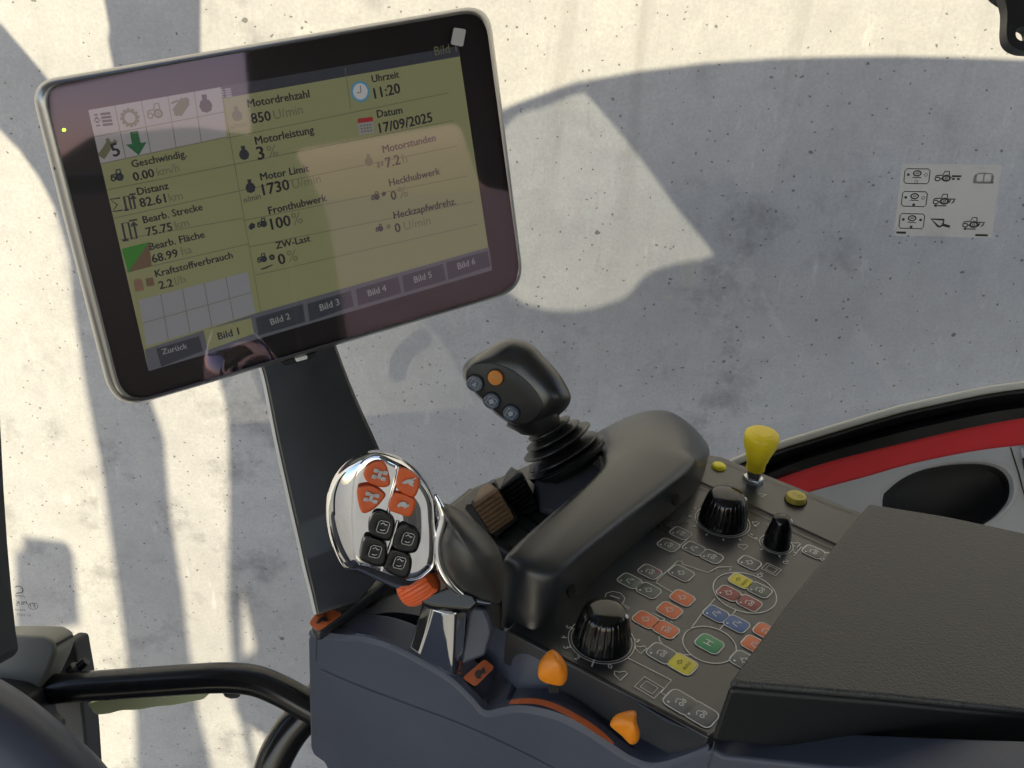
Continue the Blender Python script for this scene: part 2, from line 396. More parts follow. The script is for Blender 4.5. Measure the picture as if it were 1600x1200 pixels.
mb.build('etched_mark', gl, smooth=0)

# safety sticker on the glass
def stick(u, v, off=.005):    # u,v 0..1 from top left
    tl, tr, br, bl = (1409, 256), (1566, 258), (1549, 372), (1397, 367)
    x = (tl[0] * (1 - u) + tr[0] * u) * (1 - v) + (bl[0] * (1 - u) + br[0] * u) * v
    y = (tl[1] * (1 - u) + tr[1] * u) * (1 - v) + (bl[1] * (1 - u) + br[1] * u) * v
    return PG(x, y, off)
st = thing('safety_sticker', 'pale see-through sticker with three rows of tractor pictograms on the window', 'sticker', stick(.5, 1))
mf = bpy.data.materials.new('sticker_film'); mf.use_nodes = True; nt = mf.node_tree
tb = nt.nodes.new('ShaderNodeBsdfTransparent'); mx = nt.nodes.new('ShaderNodeMixShader'); tl_ = nt.nodes.new('ShaderNodeBsdfTranslucent'); mx2 = nt.nodes.new('ShaderNodeMixShader')
nt.nodes['Principled BSDF'].inputs['Base Color'].default_value = (.62, .63, .62, 1); nt.nodes['Principled BSDF'].inputs['Roughness'].default_value = .4
tl_.inputs[0].default_value = (.6, .6, .6, 1); mx2.inputs[0].default_value = .4; mx.inputs[0].default_value = .45
nt.links.new(nt.nodes['Principled BSDF'].outputs[0], mx2.inputs[1]); nt.links.new(tl_.outputs[0], mx2.inputs[2])
nt.links.new(tb.outputs[0], mx.inputs[1]); nt.links.new(mx2.outputs[0], mx.inputs[2]); nt.links.new(mx.outputs[0], nt.nodes['Material Output'].inputs[0])
mb = MB(); mb.poly([stick(0, 1), stick(1, 1), stick(1, 0), stick(0, 0)], mf)
mb.build('film', st, smooth=0)
SKI = mat('sticker_ink', (.02, .02, .022), .5)
def icon(mb, kind, M, n, m, wd, m2=None):
    """line pictograms in a -1..1 box, v up"""
    def rb(p, k=1, cl=False): mb.ribbon([M(*q) for q in p], wd * k, n, m, cl)
    def fl(p, mm=None): mb.poly([M(*q) for q in p], mm or m)
    if kind in ('tractor', 'trailer', 'plough'):
        rb(circ(-.72, -.35, .25, 14), 1, True); rb(circ(.1, -.22, .36, 18), 1.7, True); rb(circ(.1, -.22, .12, 8), .7, True)
        rb([(-.95, -.1), (-.85, .12), (-.25, .2), (-.1, .75), (.32, .75), (.36, .2)]); rb([(-.48, -.32), (-.25, -.32)])
        if kind == 'trailer':
            rb([(.45, -.1), (.6, -.1)]); fl([(.6, -.05), (1.5, -.05), (1.52, .22), (.6, .22)]); fl(circ(.78, -.3, .16, 12)); fl(circ(1.26, -.3, .16, 12))
        if kind == 'plough':
            rb([(.4, .1), (1.15, .1)]); fl([(.62, .0), (.74, .0), (.66, -.35), (.35, -.62)]); fl([(1.0, .0), (1.12, .0), (1.04, -.35), (.73, -.62)])
            rb([(.35, -.85), (-.8, -.85)]); rb([(-.6, -.68), (-.85, -.85), (-.6, -1.0)])
    elif kind == 'panel':
        rb([(-1, .65), (-.85, .9), (.85, .9), (1, .65), (1, -.65), (.85, -.9), (-.85, -.9), (-1, -.65)], 1, True); rb(circ(0, .35, .3, 18), 1.5, True)
        rb([(-.15, .35), (.15, .38)], 1.2); rb([(-.35, -.2), (-.2, -.1), (-.1, -.22), (.1, -.12), (.35, -.2)], 1)
    elif kind == 'book':
        fl([(-1, -.9), (1, -.9), (.92, -.55), (-.92, -.55)]); fl([(-1, -.9), (-.72, -.5), (-.72, .7), (-.85, .6), (-1, .3)]); fl([(1, -.9), (1, .3), (.85, .6), (.72, .7), (.72, -.5)])
        rb([(-.72, .72), (-.05, .76), (.72, .72)], 1); rb([(0, .76), (0, -.6)], 1.2)
    elif kind == 'bucket':
        rb([(-1, .75), (.3, .7), (.25, -.3), (0, -.6), (-.2, -.55)], 2, True); rb([(.25, -.25), (1, -.55)], 2.4); fl(circ(.02, -.1, .06, 8))
    elif kind == 'gear':
        rb(circ(0, 0, .62, 24), 1.6, True)
        for k in range(12):
            a = k * math.pi / 6; rb([(.66 * math.cos(a), .66 * math.sin(a)), (.9 * math.cos(a), .9 * math.sin(a))], 2)
    elif kind == 'wrench':
        rb([(-.7, -.8), (.5, .5)], 4); rb([(.2, .85), (.3, .4), (.7, .3), (.95, .6)], 2.2); rb([(-.9, -.5), (-.55, -.6), (-.4, -.9)], 2.2)
    elif kind == 'down': fl([(-.35, 1), (.35, 1), (.35, 0), (.85, 0), (0, -1), (-.85, 0), (-.35, 0)])
    elif kind == 'engine': fl([(-.5, .35), (-.25, .45), (-.3, 1), (.3, 1), (.25, .45), (.5, .35), (.75, -.2), (.55, -.8), (0, -1), (-.55, -.8), (-.75, -.2)])
    elif kind == 'blob':
        fl([(-1, -.1), (-.4, .5), (.2, .2), (.1, -.4), (-.7, -.7)])
    elif kind == 'hand':
        rb([(-.6, -.5), (.5, .6)], 8); fl(circ(.55, .6, .32, 14)); fl(circ(-.6, -.5, .26, 14)); rb([(-.95, .5), (-.2, .7)], 1.4)
    elif kind == 'list':
        for k in range(4):
            rb([(-.2, .7 - k * .4), (.9, .7 - k * .4)], 2); rb([(-.9, .7 - k * .4), (-.5, .7 - k * .4)], 1.3)
        rb([(-1, 0), (-.7, .5), (-.4, 0)], 1)
    elif kind == 'sigma': rb([(.7, .9), (-.7, .9), (.1, 0), (-.7, -.9), (.7, -.9)], 1)
    elif kind == 'track':
        rb([(-.9, -.9), (-.3, -.9)], 1.4); rb([(-.6, -.9), (-.6, .8), (.0, .8), (.0, -.9), (.5, -.9), (.5, .6)], 1.4); rb([(.2, .35), (.5, .75), (.8, .35)], 1.3); rb([(.1, .95), (.9, .95)], 1.2)
    elif kind == 'pump':
        fl([(-.9, -.9), (-.1, -.9), (-.1, .5), (-.3, .8), (-.7, .8), (-.9, .5)]); fl([(.2, -.5), (.9, -.5), (.9, .6), (.2, .6)], m2 or m); rb([(.35, .45), (.75, .45), (.4, -.35), (.75, -.35), (.35, .45)], .8)
    elif kind == 'hare':
        fl([(-1, -.25), (-.5, -.35), (-.1, -.1), (.3, -.35), (.9, -.4), (.6, -.05), (.75, .35), (.4, .5), (.9, .9), (.75, 1), (.2, .6), (-.3, .45), (-.7, .1)])
    elif kind == 'turtle':
        fl([(-.85, -.35), (-.6, .2), (-.2, .5), (.3, .5), (.65, .15), (.95, .3), (1.1, .05), (.75, -.3), (.45, -.6), (.25, -.35), (-.3, -.35), (-.5, -.65), (-.7, -.4)])
    elif kind == 'axle':
        rb([(-.75, .8), (-.75, .2)], 5); rb([(.75, .8), (.75, .2)], 5); rb([(-.75, -.2), (-.75, -.8)], 5); rb([(.75, -.2), (.75, -.8)], 5); rb([(-.7, .5), (.7, .5)], 2); rb([(-.7, -.5), (.7, -.5)], 2); rb([(0, .5), (0, -.5)], 4)
    elif kind == 'key':     # small generic function pictogram on a membrane key
        t = random.random()
        if t < .35: rb([(-.6, .3), (-.2, .5), (.2, .5), (.3, .1), (.6, .0), (.6, -.4)], 1); rb(circ(-.3, -.3, .25, 10), 1, True); rb(circ(.35, -.35, .2, 10), 1, True)
        elif t < .7: rb([(-.6, -.4), (-.3, .4), (.2, .35), (.1, -.1), (.6, -.3)], 1.2); rb([(.35, -.5), (.62, -.3), (.5, .1)], 1)
        else: rb(circ(0, 0, .4, 14), 1, True); rb([(-.7, 0), (-.4, 0)], 1); rb([(.4, 0), (.7, 0)], 1); rb([(0, .4), (0, .7)], 1)
sw, sh = .157, .114
def SM(cu, cv, su, sv, off=.0058): return lambda u, v: stick(cu + u * su, cv - v * sv, off)
mb = MB(); wd = .0011
for row, cu, cv in ((0, .165, .17), (1, .165, .49), (2, .165, .80)):
    icon(mb, 'panel', SM(cu, cv, .125, .115), GN, SKI, .0009)
    for (du, dv, full) in ((-.088, .02, 1), (.088, .02, row == 2), (0, -.08, row > 0)):
        pts = [stick(cu + du + a, cv - dv + b, .0058) for a, b in circ(0, 0, .015, 10, .02)]
        if full: mb.poly(pts, SKI)
        else: mb.ribbon(pts, .0005, GN, SKI, True)
icon(mb, 'trailer', SM(.45, .17, .105, .10), GN, SKI, wd); icon(mb, 'book', SM(.835, .18, .10, .085), GN, mat('book_grey', (.2, .2, .2), .5), wd)
icon(mb, 'plough', SM(.46, .49, .105, .10), GN, SKI, wd); icon(mb, 'plough', SM(.79, .80, .105, .10), GN, SKI, wd); icon(mb, 'bucket', SM(.46, .82, .10, .075), GN, SKI, wd)
mb.ribbon([stick(.02, .965, .0058), stick(.12, .965, .0058)], .0022, GN, SKI); mb.ribbon([stick(.83, .965, .0058), stick(.96, .965, .0058)], .0022, GN, SKI)
mb.build('pictograms', st, smooth=0)

# window sill: cream lip, black seal, red sheet metal, grey trim with pocket.
def strip(mb, top, bot, ztop, zbot, m, thick, wave=None):
    """band between two sketch polylines lying on a sloped cab wall"""
    n = 24; A = resamp_open(top, n); B = resamp_open(bot, n)
    fr = [PS(p) for p in A]; fb = [PS(p) for p in B]; d = SN * -thick
    rows = [[p + d for p in fr], fr, fb, [p + d for p in fb]]
    vs = [p for r in rows for p in r]; fs = [[k * n + i, k * n + i + 1, (k + 1) * n + i + 1, (k + 1) * n + i] for k in range(3) for i in range(n - 1)]
    mb.add(vs, fs, m)
def resamp_open(pts, n):
    pts = spline(pts, 6, False); d = [0]
    for a, b in zip(pts, pts[1:]): d.append(d[-1] + math.dist(a, b))
    out = []; k = 0
    for i in range(n):
        t = d[-1] * i / (n - 1)
        while k < len(d) - 2 and d[k + 1] < t: k += 1
        u = (t - d[k]) / max(1e-9, d[k + 1] - d[k]); out.append(tuple(a + (b - a) * u for a, b in zip(pts[k], pts[k + 1])))
    return out
SN = V((-.12, -.75, .65)).normalized()        # the sill slopes up towards the driver
S0 = PZ(1350, 700, -.52)
def PS(p, off=0.0): return PP(p[0], p[1], S0 + SN * off, SN)
sill_top = [(1090, 748), (1150, 717), (1219, 692), (1287, 671), (1350, 652), (1412, 635), (1475, 621), (1537, 608), (1600, 599), (1700, 588)]
lip_bot = [(1092, 753), (1152, 723), (1221, 698), (1289, 677), (1351, 658), (1413, 640), (1476, 626), (1538, 613), (1600, 604), (1700, 593)]
seal_mid = [(1100, 772), (1160, 745), (1226, 717), (1290, 697), (1352, 678), (1413, 661), (1476, 647), (1538, 634), (1600, 626), (1700, 616)]
seal_bot = [(1130, 790), (1180, 765), (1222, 746), (1287, 724), (1350, 707), (1412, 692), (1475, 677), (1537, 664), (1600, 653), (1700, 640)]
red_bot = [(1180, 800), (1230, 782), (1272, 767), (1350, 746), (1412, 728), (1475, 714), (1537, 703), (1600, 696), (1700, 688)]
wf = thing('window_frame', 'black rubber window seal with a thin cream lip along the lower right glass', 'window frame', PS((1350, 690)))
mb = MB()
a = [PS(p, .012) for p in resamp_open(lip_bot, 30)]; b = [PS(p, .012) for p in resamp_open(sill_top, 30)]
mb.tube([(p + q) / 2 for p, q in zip(a, b)], .0042, CREAM, 12); mb.build('lip', wf)
mb = MB(); n = 30
rows = [[PS(p, o) for p in resamp_open(pl, n)] for pl, o in ((lip_bot, .010), (seal_mid, .004), (seal_mid, -.004), (seal_bot, .003), (seal_bot, -.012))]
rows.insert(1, [(p * .5 + q * .5) + SN * .008 for p, q in zip(rows[0], rows[1])])
rows.insert(4, [(p * .5 + q * .5) + SN * .010 for p, q in zip(rows[3], rows[4])])
mb.add([p for r in rows for p in r], [[k * n + i, k * n + i + 1, (k + 1) * n + i + 1, (k + 1) * n + i] for k in range(len(rows) - 1) for i in range(n - 1)], SATIN)
mb.build('seal', wf, smooth=60)
mb = MB(); strip(mb, seal_bot, red_bot, 0, 0, RED, .03); tag(mb.build('red_panel', smooth=30), 'bright red painted metal strip between the black seal and grey trim', 'cab panel')
# grey trim shell with an oval pocket
tr = thing('side_trim', 'light grey plastic side trim with a dark oval pocket behind the armrest', 'trim panel', PS((1450, 800)))
poc = spline([(1378, 780), (1388, 764), (1412, 746), (1444, 733), (1490, 724), (1538, 723), (1568, 732), (1582, 752), (1580, 780), (1560, 805), (1535, 822), (1495, 850), (1430, 862), (1385, 830)], 5)
trim_out = resamp_open(red_bot, 24)[::1] + [(1750, 690), (1750, 1000), (1180, 1000), (1170, 810)]
e1 = SN.orthogonal().normalized(); e1 = V((1, 0, 0)) - SN * SN.x; e1.normalize(); e2 = SN.cross(e1)
def S2(p): q = PS(p) - S0; return (q.dot(e1), q.dot(e2))
MS = Matrix(((e1.x, e2.x, SN.x, S0.x), (e1.y, e2.y, SN.y, S0.y), (e1.z, e2.z, SN.z, S0.z), (0, 0, 0, 1))) @ Matrix.Translation((0, 0, -.004))
o = flat_curve('shell', [[S2(p) for p in trim_out], [S2(p) for p in poc]], MS, .012, GREYT, tr)
bv = o.modifiers.new('b', 'BEVEL'); bv.width = .004; bv.segments = 3; bv.limit_method = 'ANGLE'
mb = MB(); N_ = 60; ring0 = resamp(poc, N_); c0 = cxy(ring0)
mb.shell([[PS((c0[0] + (p[0] - c0[0]) * s, c0[1] + (p[1] - c0[1]) * s), o) for p in ring0] for s, o in ((.99, -.0065), (.96, -.015), (.92, -.034), (.84, -.052), (.5, -.062))], GREYD, False, True)
mb.shell([[PS((c0[0] + (p[0] - c0[0]) * s, c0[1] + (p[1] - c0[1]) * s), o) for p in ring0] for s, o in ((1.09, .0022), (1.06, .0030), (1.03, .0024), (1.005, -.001), (.99, -.0068))], GREYT, False, False)
mb.build('pocket', tr, smooth=60)
mb = MB(); mb.ribbon([PS(p, .0035) for p in [(1579, 699), (1584, 715), (1592, 740), (1597, 760), (1606, 790)]], .0016, SN, DPRINT); mb.build('seam', tr, smooth=0)
mb = MB(); mb.prism([PS(p, .003) for p in [(1592, 700), (1640, 696), (1640, 800), (1606, 770)]], SN * .006, GREYT); mb.build('end_cap', tr, bevel=.002)
mb = MB(); mb.prism([PS(p, .0095) for p in [(1596, 716), (1640, 712), (1640, 735), (1600, 738)]], SN * .003, DARK); mb.build('latch', tr, bevel=.001)

# top right bracket with a hole
bk = spline([(1562, -40), (1568, 20), (1567, 55), (1572, 72), (1588, 82), (1612, 84), (1660, 80), (1660, -40)], 5)
BP = PD(1590, 40, .8)
def BKP(p): q = PP(p[0], p[1], BP, FW) - BP; return (q.dot(RT), q.dot(UP))
MBK = Matrix(((RT.x, UP.x, -FW.x, BP.x), (RT.y, UP.y, -FW.y, BP.y), (RT.z, UP.z, -FW.z, BP.z), (0, 0, 0, 1)))
o = flat_curve('window_bracket', [[BKP(p) for p in bk], [BKP(p) for p in circ(1592, 57, 11, 20)]], MBK, .012, DARK)
bv = o.modifiers.new('b', 'BEVEL'); bv.width = .003; bv.segments = 3; bv.limit_method = 'ANGLE'
tag(o, 'black plastic bracket with a round hole in the top right corner', 'bracket')
mb = MB(); mb.prism([PD(x, y, .84) for x, y in [(1530, -30), (1555, -2), (1566, 6), (1600, 10), (1600, -30)]], FW * .01, DARK); mb.build('bracket_plate', o, bevel=.002)

# ================================================================== LEFT: grab bar, latch box, column cover, housing
gb = thing('grab_bar', 'black steel door grab bar with a pale green release grip beneath', 'grab bar', PD(280, 1075, .78))
mb = MB(); path = spline([(60, 1080), (110, 1074), (200, 1068), (300, 1061), (355, 1059), (400, 1064), (440, 1080), (480, 1102), (540, 1135)], 6, False)
mb.tube([PD(p[0], p[1], .78 - .00006 * (p[0] - 90)) for p in path], .0120, SATIN, 28); mb.build('tube', gb, smooth=60)
mb = MB(); path = spline([(508, 1080), (490, 1102), (460, 1135), (440, 1165), (425, 1200), (412, 1260)], 6, False)
mb.tube([PD(p[0], p[1], .80) for p in path], .0150, SATIN, 28); mb.build('brace', gb, smooth=60)
mb = MB(); gp = spline([(142, 1098), (142, 1106), (150, 1116), (170, 1115), (190, 1110), (215, 1109), (245, 1104), (270, 1102), (300, 1096), (318, 1092), (324, 1082), (300, 1078), (200, 1088)], 5)
mb.prism([PD(p[0], p[1], .79) for p in gp], FW * .014, GREENG); mb.build('release_grip', gb, bevel=.003)
mb = MB(); mb.prism([PD(x, y, .775) for x, y in [(346, 1082), (350, 1090), (360, 1093), (372, 1092), (376, 1082)]], FW * .012, DARK); mb.build('pad', gb, bevel=.002)
lb = thing('latch_box', 'black box with a satin olive top face at the left end of the grab bar', 'latch housing', PD(60, 1080, .8))
mb = MB()
f0 = [(-40, 978), (60, 976), (100, 977), (115, 984), (120, 998), (112, 1020), (100, 1045), (90, 1060), (70, 1050), (30, 1046), (-40, 1048)]
mb.prism([PD(p[0], p[1], .80) for p in f0], FW * -.035, mat('box_top', (.24, .235, .20), .45, bump=.1, bscale=1200)); mb.build('top_face', lb, bevel=.008)
mb = MB(); f1 = [(-40, 1044), (30, 1046), (70, 1052), (88, 1066), (92, 1110), (110, 1124), (100, 1140), (-40, 1160)]
mb.prism([PD(p[0], p[1], .788) for p in f1], FW * -.045, DARK); mb.build('body', lb, bevel=.007)
mb = MB(); mb.prism([PD(x, y, .835) for x, y in [(100, 1000), (116, 1002), (126, 1060), (134, 1150), (140, 1240), (60, 1240), (70, 1040)]], FW * .03, DARK); mb.build('bracket', lb, bevel=.003)
mb = MB(); mb.lathe([(.0065, 0), (.0065, .006), (.004, .008)], PD(112, 1052, .786), RT * .6 + UP * .5, SATIN, 16); mb.lathe([(.004, .006), (.004, .016)], PD(112, 1052, .786), RT * .6 + UP * .5, SATIN, 12); mb.build('bolt', lb)
mb = MB()
cv = spline([(-120, 1010), (-40, 1038), (0, 1060), (40, 1085), (85, 1120), (130, 1160), (172, 1204), (230, 1290), (-120, 1330)], 6)
N_ = 64; ring = resamp(cv, N_); c0 = (-40, 1260)
mb.shell([[PD(c0[0] + (p[0] - c0[0]) * s, c0[1] + (p[1] - c0[1]) * s, d) for p in ring] for s, d in ((.93, .70), (1, .66), (.985, .635), (.93, .615), (.8, .60), (.5, .59))], PLAST_SKY, True, True)
tag(mb.build('column_cover', smooth=60), 'rounded dark grey steering column cover in the bottom left corner', 'column cover')
mb = MB()
hs = [(-80, 560), (0, 600), (4, 680), (8, 760), (14, 850), (21, 930), (27, 985), (32, 1012), (26, 1024), (10, 1030), (0, 1033), (-80, 1050)]
mb.prism([PD(p[0], p[1], .60) for p in hs], FW * -.03, mat('housing_plastic', (.035, .037, .042), .5, bump=.1, bscale=1200))
o = mb.build('instrument_housing', bevel=.006); tag(o, 'dark slate plastic housing cut off by the left picture edge', 'housing')

# ================================================================== DISPLAY TERMINAL
TC = V((-.14287138, .63346676, -.19438577)); TN = V((.82571427, .55141141, .11891757)).cross(V((-.17369578, .04797174, .98363026))).normalized()
def PT(x, y, off=0.0): return PP(x, y, TC + TN * off, TN)
if TN.dot(TC) > 0: TN = -TN
q4 = [(45, 128), (764, 5), (820, 452), (177, 643)]
def rr(q, rad, per=8):
    """rounded quad in sketch units"""
    out = []
    for i in range(4):
        p = V(q[i]); a = (V(q[i - 1]) - p).normalized(); b = (V(q[(i + 1) % 4]) - p).normalized(); k = rad[i] if isinstance(rad, (list, tuple)) else rad
        s, e = p + a * k, p + b * k
        for j in range(per + 1):
            t = j / per; out.append(tuple(s * (1 - t) ** 2 + p * 2 * t * (1 - t) + e * t * t))
    return out
def mirror_hit(p):
    q = PT(*p); d = q.normalized(); r = d - TN * 2 * d.dot(TN); h = q + r * ((1.25 - q.x) / r.x); return (h.y, h.z)
def rr(q, rad, per=8, poly=False):
    out = []; m_ = len(q)
    for i in range(m_):
        p = V(q[i]); a = (V(q[i - 1]) - p); b = (V(q[(i + 1) % m_]) - p); k = rad[i] if isinstance(rad, (list, tuple)) else rad
        s_, e_ = p + a.normalized() * min(k, a.length * .45), p + b.normalized() * min(k, b.length * .45)
        for j in range(per + 1):
            t = j / per; out.append(tuple(s_ * (1 - t) ** 2 + p * 2 * t * (1 - t) + e_ * t * t))
    return out
holeA = [(70, 140), (388, 72), (400, 213), (300, 198), (150, 212), (78, 262)]
holeB = [(452, 236), (722, 190), (755, 290), (860, 310), (850, 480), (545, 580), (520, 420), (505, 330), (475, 272)]  # openings shaped like the bright glare areas on the screen
flat_curve('panel', [[(-1.9, -1.3), (.62, -1.3), (.62, .53), (-1.9, .53)], [mirror_hit(p) for p in rr(holeA, 14, 4, True)], [mirror_hit(p) for p in rr(holeB, 18, 4, True)]], Matrix(((0, 0, 1, 1.25), (1, 0, 0, 0), (0, 1, 0, 0), (0, 0, 0, 1))), .03, DARK, rw)
tm = thing('display_terminal', 'large tilted touchscreen terminal in a silver frame showing German tractor data', 'display', TC)
qi = [(68, 136), (757, 16), (815, 447), (194, 632)]
mb = MB(); oq = rr(q4, [44, 44, 44, 58]); iq = rr(qi, [34, 40, 40, 46])
mixq = lambda t: [(a[0] + (b[0] - a[0]) * t, a[1] + (b[1] - a[1]) * t) for a, b in zip(oq, iq)]
mb.shell([[PT(*p, d) for p in mixq(t)] for t, d in ((.5, -.030), (.1, -.026), (0, -.016), (.06, -.008), (.25, -.003), (.55, -.0005), (.85, .0002), (1, -.0002), (1, -.003))], SILVER, True, False); mb.build('housing', tm, smooth=50)
mb = MB(); mb.shell([[PT(*p, d) for p in iq] for d in (-.012, -.0035)], mat('bezel_black', (.006, .005, .006), .35), False, True); mb.build('bezel', tm, smooth=30)
mb = MB(); mb.poly([PT(*p, -.0004) for p in iq], glass_mat('cover_glass', (1, 1, 1), .095, (1, .64, .78), .035)); mb.build('cover_glass', tm, smooth=0)
def scr(name, col, e): return mat('screen_' + name, tuple(c * .1 for c in col), .6, emit=col, estr=e)
K = .335
OLIVE = scr('olive', (.20, .205, .10), K); LILAC = scr('lilac', (.27, .26, .26), K); SLATE = scr('slate', (.028, .032, .042), K); CELL = scr('cell', (.21, .215, .225), K)
GREYL = scr('line', (.10, .105, .06), K); INK = scr('ink', (.008, .009, .016), K); UNIT = scr('unit', (.10, .105, .06), K); TABG = scr('tabgap', (.085, .09, .105), K)
TXT = scr('tabtext', (.22, .22, .22), K); GRN = scr('green', (.01, .09, .03), K); GRN2 = scr('green2', (.03, .16, .02), K); BRN = scr('brown', (.11, .07, .04), K); BLU = scr('blue', (.06, .22, .33), K); REDS = scr('red', (.25, .02, .02), K); ICN = scr('icon', (.018, .022, .028), K); SKIN = scr('tan', (.17, .10, .06), K)
PALE = scr('pale', (.42, .42, .42), K)
L0 = -.0030
def SP(x, y, k=0): return PT(x, y, L0 + .0002 * k)
sc = MB()
def area(q, m, k): sc.poly([SP(*p, k) for p in q[::-1]], m)
# screen background = data area
TLs, TRs, BRs, BLs = (138, 172), (716, 72), (768, 421), (232, 579)
def uv(u, v):
    x = (TLs[0] * (1 - u) + TRs[0] * u) * (1 - v) + (BLs[0] * (1 - u) + BRs[0] * u) * v
    y = (TLs[1] * (1 - u) + TRs[1] * u) * (1 - v) + (BLs[1] * (1 - u) + BRs[1] * u) * v
    return (x, y)
area([TLs, TRs, BRs, BLs], OLIVE, 0)
area([(336, 137), (716, 72), (719, 88), (341, 155)], SLATE, 1)
area([(138, 172), (345, 136), (354, 214), (157, 256)], LILAC, 2)
area([(217, 469), (387, 425), (399, 489), (229, 541)], CELL, 1)
area([(226, 546), (401, 489), (764, 386), (769, 422), (232, 580)], TABG, 1)
def cells(a, b, c, d, nx, ny):
    for i in range(1, nx):
        t = i / nx; p = [a[k] + (b[k] - a[k]) * t for k in (0, 1)]; q = [d[k] + (c[k] - d[k]) * t for k in (0, 1)]
        sc.ribbon([SP(*p, 3), SP(*q, 3)], .00045, TN, GREYL)
    for j in range(1, ny):
        t = j / ny; p = [a[k] + (d[k] - a[k]) * t for k in (0, 1)]; q = [b[k] + (c[k] - b[k]) * t for k in (0, 1)]
        sc.ribbon([SP(*p, 3), SP(*q, 3)], .00045, TN, GREYL)
cells((138, 172), (345, 136), (354, 214), (157, 256), 5, 2); cells((217, 469), (387, 425), (399, 489), (229, 541), 5, 2)
def ln(*p): sc.ribbon([SP(*q, 3) for q in p], .0005, TN, GREYL)
for a_, b_ in (((157, 256), (354, 214)), ((166, 297), (361, 258)), ((177, 341), (371, 299)), ((187, 375), (379, 341)), ((197, 425), (389, 381)), ((354, 216), (701, 145)), ((361, 258), (709, 188)), ((371, 299), (715, 228)), ((379, 345), (730, 275)), ((389, 386), (740, 315)), ((400, 430), (748, 350)), ((345, 136), (408, 490)), ((539, 105), (548, 170))): ln(a_, b_)
tabs = [((244, 545), (311, 525), (317, 548), (252, 573), SLATE), ((318, 516), (392, 497), (397, 521), (325, 547), OLIVE), ((399, 497), (473, 475), (477, 503), (404, 524), SLATE), ((480, 475), (548, 454), (553, 478), (484, 502), SLATE), ((556, 452), (622, 432), (627, 458), (560, 478), SLATE), ((628, 431), (692, 412), (697, 438), (632, 457), SLATE), ((697, 410), (762, 392), (766, 416), (701, 437), SLATE)]
for a_, b_, c_, d_, m_ in tabs: area([a_, b_, c_, d_], m_, 3)
so = sc.build('screen', tm, smooth=0)
T = MB()
for s_, x0, y0, x1, y1, m_, bd in [
  ('Motordrehzahl', 388, 168, 484, 152, INK, .024), ('850', 394, 193, 424, 188, INK, .024), ('U/min', 429, 187, 474, 177, UNIT, 0),
  ('Motorleistung', 400, 226, 491, 208, INK, .024), ('3', 404, 250, 414, 248, INK, .024), ('%', 419, 247, 435, 244, UNIT, 0),
  ('Motor Limit', 408, 282, 483, 268, INK, .024), ('1730', 412, 305, 453, 296, INK, .024), ('U/min', 458, 295, 502, 285, UNIT, 0),
  ('Fronthubwerk', 421, 335, 511, 314, INK, .024), ('100', 425, 359, 455, 352, INK, .024), ('%', 458, 352, 474, 348, UNIT, 0),
  ('ZW-Last', 432, 389, 485, 377, INK, .024), ('0', 437, 414, 447, 411, INK, .024), ('%', 450, 410, 466, 407, UNIT, 0),
  ('Geschwindig.', 207, 262, 292, 245, INK, .024), ('0.00', 210, 283, 242, 276, INK, .024), ('km/h', 247, 275, 281, 267, UNIT, 0),
  ('Distanz', 216, 305, 264, 295, INK, .024), ('82.61', 220, 324, 260, 316, INK, .024), ('km', 265, 315, 286, 311, UNIT, 0),
  ('Bearb. Strecke', 225, 349, 317, 328, INK, .024), ('75.75', 230, 369, 270, 360, INK, .024), ('km', 275, 358, 296, 353, UNIT, 0),
  ('Bearb. Fläche', 235, 391, 320, 371, INK, .024), ('68.99', 239, 411, 279, 401, INK, .024), ('ha', 285, 399, 301, 395, UNIT, 0),
  ('Kraftstoffverbrauch', 244, 433, 364, 403, INK, .024), ('2.2', 250, 452, 271, 447, INK, .024), ('l/h', 275, 446, 291, 441, UNIT, 0),
  ('Uhrzeit', 582, 129, 624, 121, INK, .024), ('11:20', 586, 154, 626, 145, INK, .024), ('Datum', 590, 184, 629, 177, INK, .024), ('17/09/2025', 594, 208, 676, 190, INK, .024),
  ('Motorstunden', 599, 239, 681, 220, INK, .024), ('7.2', 604, 262, 626, 256, INK, .024), ('h', 630, 255, 637, 253, UNIT, 0),
  ('Heckhubwerk', 609, 291, 688, 272, INK, .024), ('0', 612, 313, 620, 311, INK, .024), ('%', 624, 310, 638, 306, UNIT, 0),
  ('Heckzapfwdrehz.', 616, 342, 713, 319, INK, .024), ('0', 619, 364, 627, 361, INK, .024), ('U/min', 632, 360, 673, 350, UNIT, 0),
  ('Bild 1', 680, 87, 714, 80, UNIT, 0), ('n/min', 360, 203, 386, 197, UNIT, 0), ('n/min', 382, 317, 408, 310, INK, 0), ('5', 178, 245, 189, 242, INK, .024),
  ('Zurück', 254, 554, 293, 544, TXT, .016), ('Bild 1', 342, 531, 374, 522, INK, .024), ('Bild 2', 424, 508, 454, 498, TXT, .016), ('Bild 3', 501, 486, 531, 476, TXT, .016), ('Bild 4', 576, 463, 604, 454, TXT, .016), ('Bild 5', 648, 442, 675, 433, TXT, .016), ('Bild 6', 716, 421, 743, 412, TXT, .016)]:
    T.text(s_, SP(x0, y0, 4), SP(x1, y1, 4), TN, m_, bd)
T.build('screen_text', so, smooth=0)
I = MB()
tx = (PT(760, 230) - PT(100, 330)).normalized(); ty = TN.cross(tx)
def TM(x, y, s, sy=None): c = SP(x, y, 4); return lambda u, v: c + tx * u * s + ty * v * (sy or s)
icon(I, 'list', TM(162, 188, .0052), TN, ICN, .0007); icon(I, 'gear', TM(203, 184, .0062), TN, UNIT, .0009); icon(I, 'tractor', TM(245, 174, .006), TN, UNIT, .0008); icon(I, 'hand', TM(284, 168, .0062), TN, UNIT, .0008)
